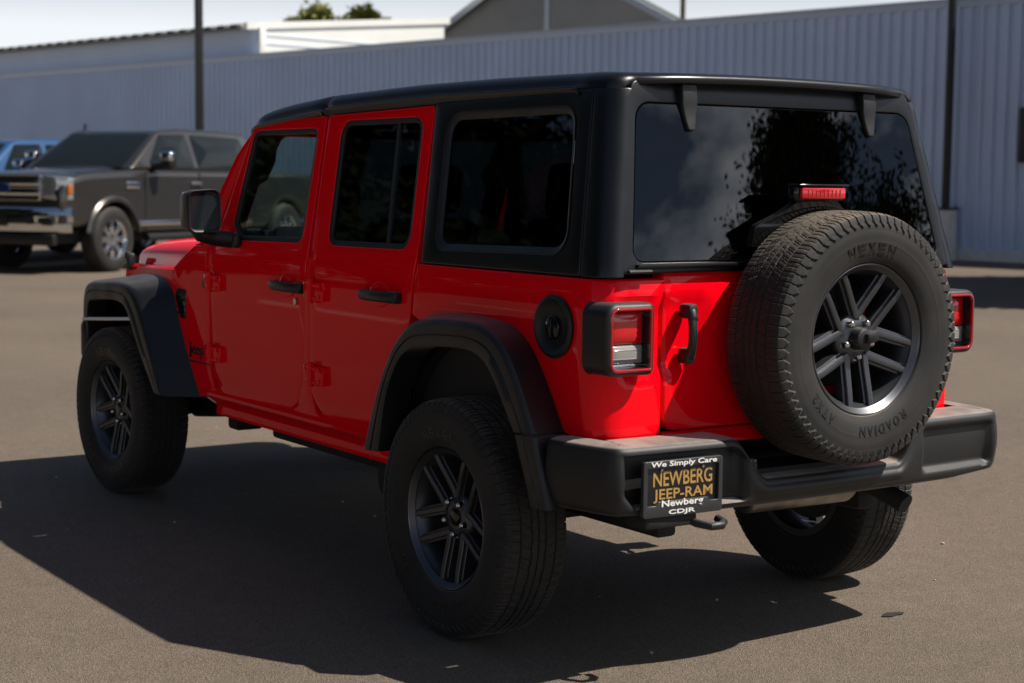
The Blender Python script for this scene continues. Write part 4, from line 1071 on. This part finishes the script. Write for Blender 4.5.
# ---- cabin
ci = MB()
ci.box((.80, 0, .60), (3.2, 1.34, .04))
for s in (1, -1):
    ci.box((.84, s*.726, .905), (2.6, .012, .64), b=.004)
    ci.box((1.65, s*.71, .95), (.8, .05, .40), b=.02); ci.box((.75, s*.71, .95), (.7, .05, .40), b=.02)
ci.box((-.40, .0, .80), (.30, 1.3, .36), b=.04)
ci.box((2.02, 0, 1.155), (.26, 1.34, .23), b=.06); ci.box((1.90, .37, 1.255), (.16, .36, .07), b=.03); ci.box((1.50, 0, .80), (.75, .22, .28), b=.04)
ci.build('cabin_lining', M['trim'], suv)
def seat(x, y, w, parent=suv, wide=False):
    m = MB()
    m.box((x+.02, y, .78), (.50, w, .16), b=.06, seg=3); m.box((x-.25, y, 1.07), (.14, w*.94, .56), Matrix.Rotation(radians(-14), 3, 'Y'), b=.05, seg=3)
    o = m.build('rear_bench' if wide else 'front_seat', M['seat'], parent)
    for yy in ((-.38, .38) if wide else (0,)):
        h = MB(); h.box((x-.345, y+yy, 1.46), (.10, .26, .19), Matrix.Rotation(radians(-10), 3, 'Y'), b=.04, seg=3)
        for d in (-.05, .05): h.cyl((x-.34, y+yy+d, 1.30), (x-.345, y+yy+d, 1.42), .007, n=8)
        h.build('headrest', M['seat'], o)
seat(1.30, .37, .50); seat(1.30, -.37, .50); seat(.30, 0, 1.22, wide=True)
rb = MB()
for s in (1, -1):
    rb.tube([(2.02, s*.60, 1.50), (1.85, s*.585, 1.68), (1.70, s*.58, 1.72), (.3, s*.58, 1.74), (-.30, s*.58, 1.70), (-.45, s*.60, 1.45), (-.50, s*.62, 1.0)], .034, n=12)
    rb.tube([(1.08, s*.58, 1.73), (1.08, s*.64, 1.50), (1.08, s*.68, 1.0)], .036, n=12)
    rb.tube([(1.880, s*.615, 1.665), (1.945, s*.628, 1.58), (2.025, s*.645, 1.44), (2.105, s*.658, 1.30), (2.16, s*.668, 1.20)], .050, n=12)
    rb.tube([(2.03, s*.61, 1.47), (1.98, s*.575, 1.50), (1.93, s*.565, 1.57), (1.90, s*.575, 1.62)], .018, n=10)
for x in (1.08, -.05): rb.tube([(x, -.58, 1.735), (x, 0, 1.745), (x, .58, 1.735)], .034, n=12)
rb.build('roll_cage', M['trim'], suv)
sw = MB(); cst = Vector((1.74, .37, 1.13)); ax = Vector((-.90, 0, .43)); a1 = Vector((0, 1, 0)); a2 = ax.cross(a1)
sw.tube([cst+a1*.185*cos(t)+a2*.185*sin(t) for t in [2*pi*k/40 for k in range(40)]], .017, n=10, closed=True)
sw.cyl(cst-ax*.03, cst+ax*.02, .065, .055, n=20)
for t in (0, pi, -pi/2): sw.tube([cst, cst+a1*.18*cos(t)+a2*.18*sin(t)], .014, n=8)
sw.tube([cst-ax*.03, cst-ax*.25], .03, n=10); sw.build('steering_wheel', M['trim'], suv)
# ================================================================== parked pickups (origin under the front axle, +X forward, +Y left)
def make_truck(label, loc, rz, paint, scale):
    t = thing('pickup_truck', label, 'pickup truck', loc, rz); t.scale = (scale,)*3
    def lin(prof, w, ins=0): return prof
    YW = 1.0
    bd = MB()
    lower = [(1.02, .62), (1.05, 1.10), (1.02, 1.22), (.92, 1.30), (.60, 1.36), (-.50, 1.42), (-3.82, 1.42), (-3.86, 1.42), (-5.85, 1.42), (-5.92, .70), (-5.12, .62)]
    arcR = [(-4.56+.54*cos(a), .44+.54*sin(a)) for a in [pi*.11+pi*.78*(1-k/12) for k in range(13)]]
    arcF = [(.54*cos(a), .44+.54*sin(a)) for a in [pi*.11+pi*.78*(1-k/12) for k in range(13)]]
    poly = lower[:-1]+arcR+[(-3.9, .52), (-.62, .52)]+arcF
    # sides bulge slightly: three slabs
    rows = []
    P = poly
    for y, k in ((-YW, -.045), (-YW-.0, -.0), (-YW+.05, .02), (YW-.05, .02), (YW, .0), (YW, -.045)): pass
    bd.prism(P, lambda x, z, w: (x, w*(1-.03*smooth(x, .3, 1.05)), z), -YW, YW)
    b = bd.build('body', paint, t, bevel=.09, seg=4)
    # bonnet crown
    hd = MB(); rows = []
    for k in range(11):
        x = lerp(1.0, -.55, k/10); zt = lerp(1.30, 1.485, (k/10)**.55); rows.append([(x, y*.93, zt-.13*abs(y)**3.2-(.02 if .2 < abs(y) < .45 else 0)) for y in (-1, -.97, -.85, -.6, -.45, -.2, 0, .2, .45, .6, .85, .97, 1)])
    rows.insert(0, [(1.035, p[1], p[2]-.08) for p in rows[0]]); hd.grid(rows); hd.build('bonnet', paint, t)
    # cab
    def cabsec(x, z, w): return None
    cb = MB(); roof = [(-1.35, 1.995), (-1.6, 2.03), (-2.4, 2.045), (-3.05, 2.03)]
    lowr = [(-.42, 1.41), (-3.36, 1.41)]
    pts = [(-.42, 1.42), (-1.28, 1.955), (-1.45, 2.005), (-1.9, 2.035), (-3.0, 2.035), (-3.55, 2.01), (-3.68, 1.95), (-3.84, 1.42)]
    def yw(z): return .955-.20*max(0, (z-1.42)/.6)
    n = len(pts); vs = [(x, yw(z), z) for x, z in pts]+[(x, -yw(z), z) for x, z in pts]
    cb.add(vs, [tuple(range(n)), tuple(reversed(range(n, 2*n)))]+[(i, n+i, n+(i+1) % n, (i+1) % n) for i in range(n)])
    cb.build('cab', paint, t, bevel=.05, seg=3)
    def glass(nm, q, fm):
        m = MB(); m.panel(rp(q, .05), [], fm, t=.02, b=.006, step=.4); m.build(nm, M['truck_glass'], t)
    glass('windscreen', [(-.80, .03), (.80, .03), (.69, .97), (-.69, .97)], lambda a, q, w: (lerp(-.42, -1.28, q)+.006+w*.5, a, lerp(1.42, 1.955, q)+.008+w*.85))
    for s in (1, -1):
        sm = lambda x, z, w, s=s: (x, s*(yw(z)+.008+w), z)
        glass('front_window', [(-.86, 1.46), (-1.33, 1.93), (-1.98, 1.95), (-2.02, 1.46)], sm); glass('rear_window', [(-2.12, 1.46), (-2.10, 1.95), (-3.42, 1.93), (-3.58, 1.46)], sm)
        ln = MB(); ln.box((-2.0, s*(YW+.006), .66), (2.9, .02, .07), b=.01); ln.build('side_trim', M['chrome'], t)
        sb = MB(); sb.tube([(-.75, s*.98, .46), (-3.7, s*.98, .46)], .06, n=12); sb.build('running_board', M['pole'], t)
        for x in (-1.95, -2.95):
            hn = MB(); hn.box((x, s*(YW+.02), 1.23), (.26, .04, .05), b=.012); hn.build('door_handle', M['chrome'], t)
        for x in (-.72, -2.06, -3.55):
            gp = MB(); gp.box((x, s*YW, .98), (.012, .012, .82)); gp.build('door_gap', M['pole'], t)
        mr = MB(); mr.box((-1.00, s*1.20, 1.56), (.16, .20, .26), b=.05, seg=3); mr.tube([(-.98, s*.90, 1.46), (-.98, s*1.12, 1.48)], .05, n=10); mo = mr.build('wing_mirror', M['pole'], t)
        mc = MB(); mc.box((-.955, s*1.205, 1.615), (.12, .215, .16), b=.05, seg=3); mc.build('mirror_cap', M['chrome'], mo)
        hl = MB(); hl.panel(rp([(.62, 1.02), (.985, .98), (1.0, 1.30), (.64, 1.33)], .04), [], lambda y, z, w, s=s: (1.065+w-.10*smooth(y, .80, 1.0), s*y, z), t=.10, b=.012, step=.12); ho = hl.build('headlight', M['lamp_glass'], t)
        am = MB(); am.box((.93, s*.985, 1.14), (.10, .03, .14), b=.012); am.build('side_marker', M['amber'], ho)
        vt = MB(); vt.box((-.42, s*(YW+.008), 1.20), (.30, .02, .10), b=.01); vt.build('fender_vent', M['chrome'], t)
        lp = MB(); rows = []
        for k in range(25):
            a = pi*.06+pi*.88*k/24; rows.append([(q*cos(a), s*y, .44+q*sin(a)) for q, y in ((.53, .985), (.535, 1.035), (.58, 1.035), (.62, 1.003))])
        lp.grid(rows); lp.build('arch_lip', paint, t)
    gr = MB(); gr.panel(rp([(-.62, .98), (.62, .98), (.62, 1.33), (-.62, 1.33)], .05), [], lambda y, z, w: (1.055+w, y, z), t=.06, b=.01, step=.3); gro = gr.build('grille', M['pole'], t)
    br = MB()
    for z in (1.09, 1.22): br.box((1.075, 0, z), (.05, 1.24, .075), b=.018)
    for k in range(3): br.box((1.07, 0, .995+k*.165), (.03, 1.24, .018), b=.004)
    for s in (1, -1): br.box((1.07, s*.61, 1.155), (.04, .03, .34), b=.01)
    br.build('grille_bar', M['chrome'], gro)
    em = MB(); em.lathe([(.0, .03), (.13, .03), (.15, .0)], (0, 0, 0), 28); e = em.build('badge', M['emblem'], gro); e.location = (1.09, 0, 1.155); e.rotation_euler = (0, 0, -pi/2); e.scale = (1, 1, .46)
    bm_ = MB(); rows = []
    for k in range(31):
        y = lerp(-1.03, 1.03, k/30); x = 1.17-.22*(abs(y)/1.03)**3.5; rows.append([(x-.10, y, .90), (x-.02, y, .90), (x, y, .875), (x+.01, y, .80), (x-.02, y, .78), (x-.03, y, .70), (x+.005, y, .68), (x, y, .58), (x-.05, y, .55), (x-.10, y, .55)])
    bm_.grid(rows); bmo = bm_.build('front_bumper', M['chrome'], t)
    dk = MB(); dk.box((1.155, 0, .725), (.03, 1.05, .11), b=.02)
    for s in (1, -1): dk.box((1.115, s*.72, .71), (.03, .24, .10), b=.02)
    dk.box((1.07, 0, .47), (.12, 1.7, .16), b=.03); dk.build('bumper_grille', M['pole'], bmo)
    lpn = MB(); lpn.box((1.185, -.02, .72), (.02, .30, .15), b=.004); lpn.build('plate_holder', M['pole'], bmo)
    ub = MB(); ub.box((-2.3, 0, .50), (6.6, 1.5, .18)); ub.build('underbody', M['dark'], t)
    for k in range(3): 
        pass
    an = MB(); an.cyl((-1.35, -.55, 2.0), (-1.37, -.55, 2.09), .02, n=8); an.build('aerial', M['pole'], t)
    for x in (0, -4.56):
        for s in (1, -1):
            w = MB(); w.lathe([(.255, .13), (.27, .138), (.33, .142), (.39, .132), (.415, .105), (.425, .04), (.425, -.04), (.415, -.105), (.38, -.13), (.26, -.12)], n=72)
            wo = w.build('tyre', M['tyre'], None); 
            rm = MB(); rm.lathe([(.262, .13), (.25, .118), (.235, .06), (.235, -.10)], n=48); rm.lathe([(0, .085), (.085, .085), (.095, .07), (.10, .0), (0, 0)], n=32)
            for k in range(8):
                a = 2*pi*k/8
                for da in (-.12, .12):
                    rm.box((.165*cos(a+da), .075, .165*sin(a+da)), (.19, .035, .034), Matrix.Rotation(-(a+da*.4), 3, 'Y'), b=.006)
            r_ = rm.build('wheel', M['chrome'], t); r_.location = (x, s*.87, .452); r_.rotation_euler = (0, 0, 0 if s > 0 else pi); wo.parent = r_; r_.scale = (1.07, 1.0, 1.07)
            bk = MB(); bk.lathe([(0, -.02), (.225, -.02), (.225, -.05), (0, -.05)], n=32); bk.build('brake_disc', M['dark'], r_)
    return t
TS = 1.135; TH = radians(122)
fl = Vector((20.74, -5.88, 0)); lv = Vector((-sin(TH), cos(TH), 0))
TL = fl-lv*(1.0*TS)
make_truck('bronze grey pickup truck with chrome grille parked in front of the metal wall', TL, TH, M['truck_paint'], TS)
make_truck('blue pickup truck half cut off by the left edge, behind the grey one', tuple(TL-lv*2.62+Vector((.25, .1, 0))), TH, M['blue_paint'], 1.05)
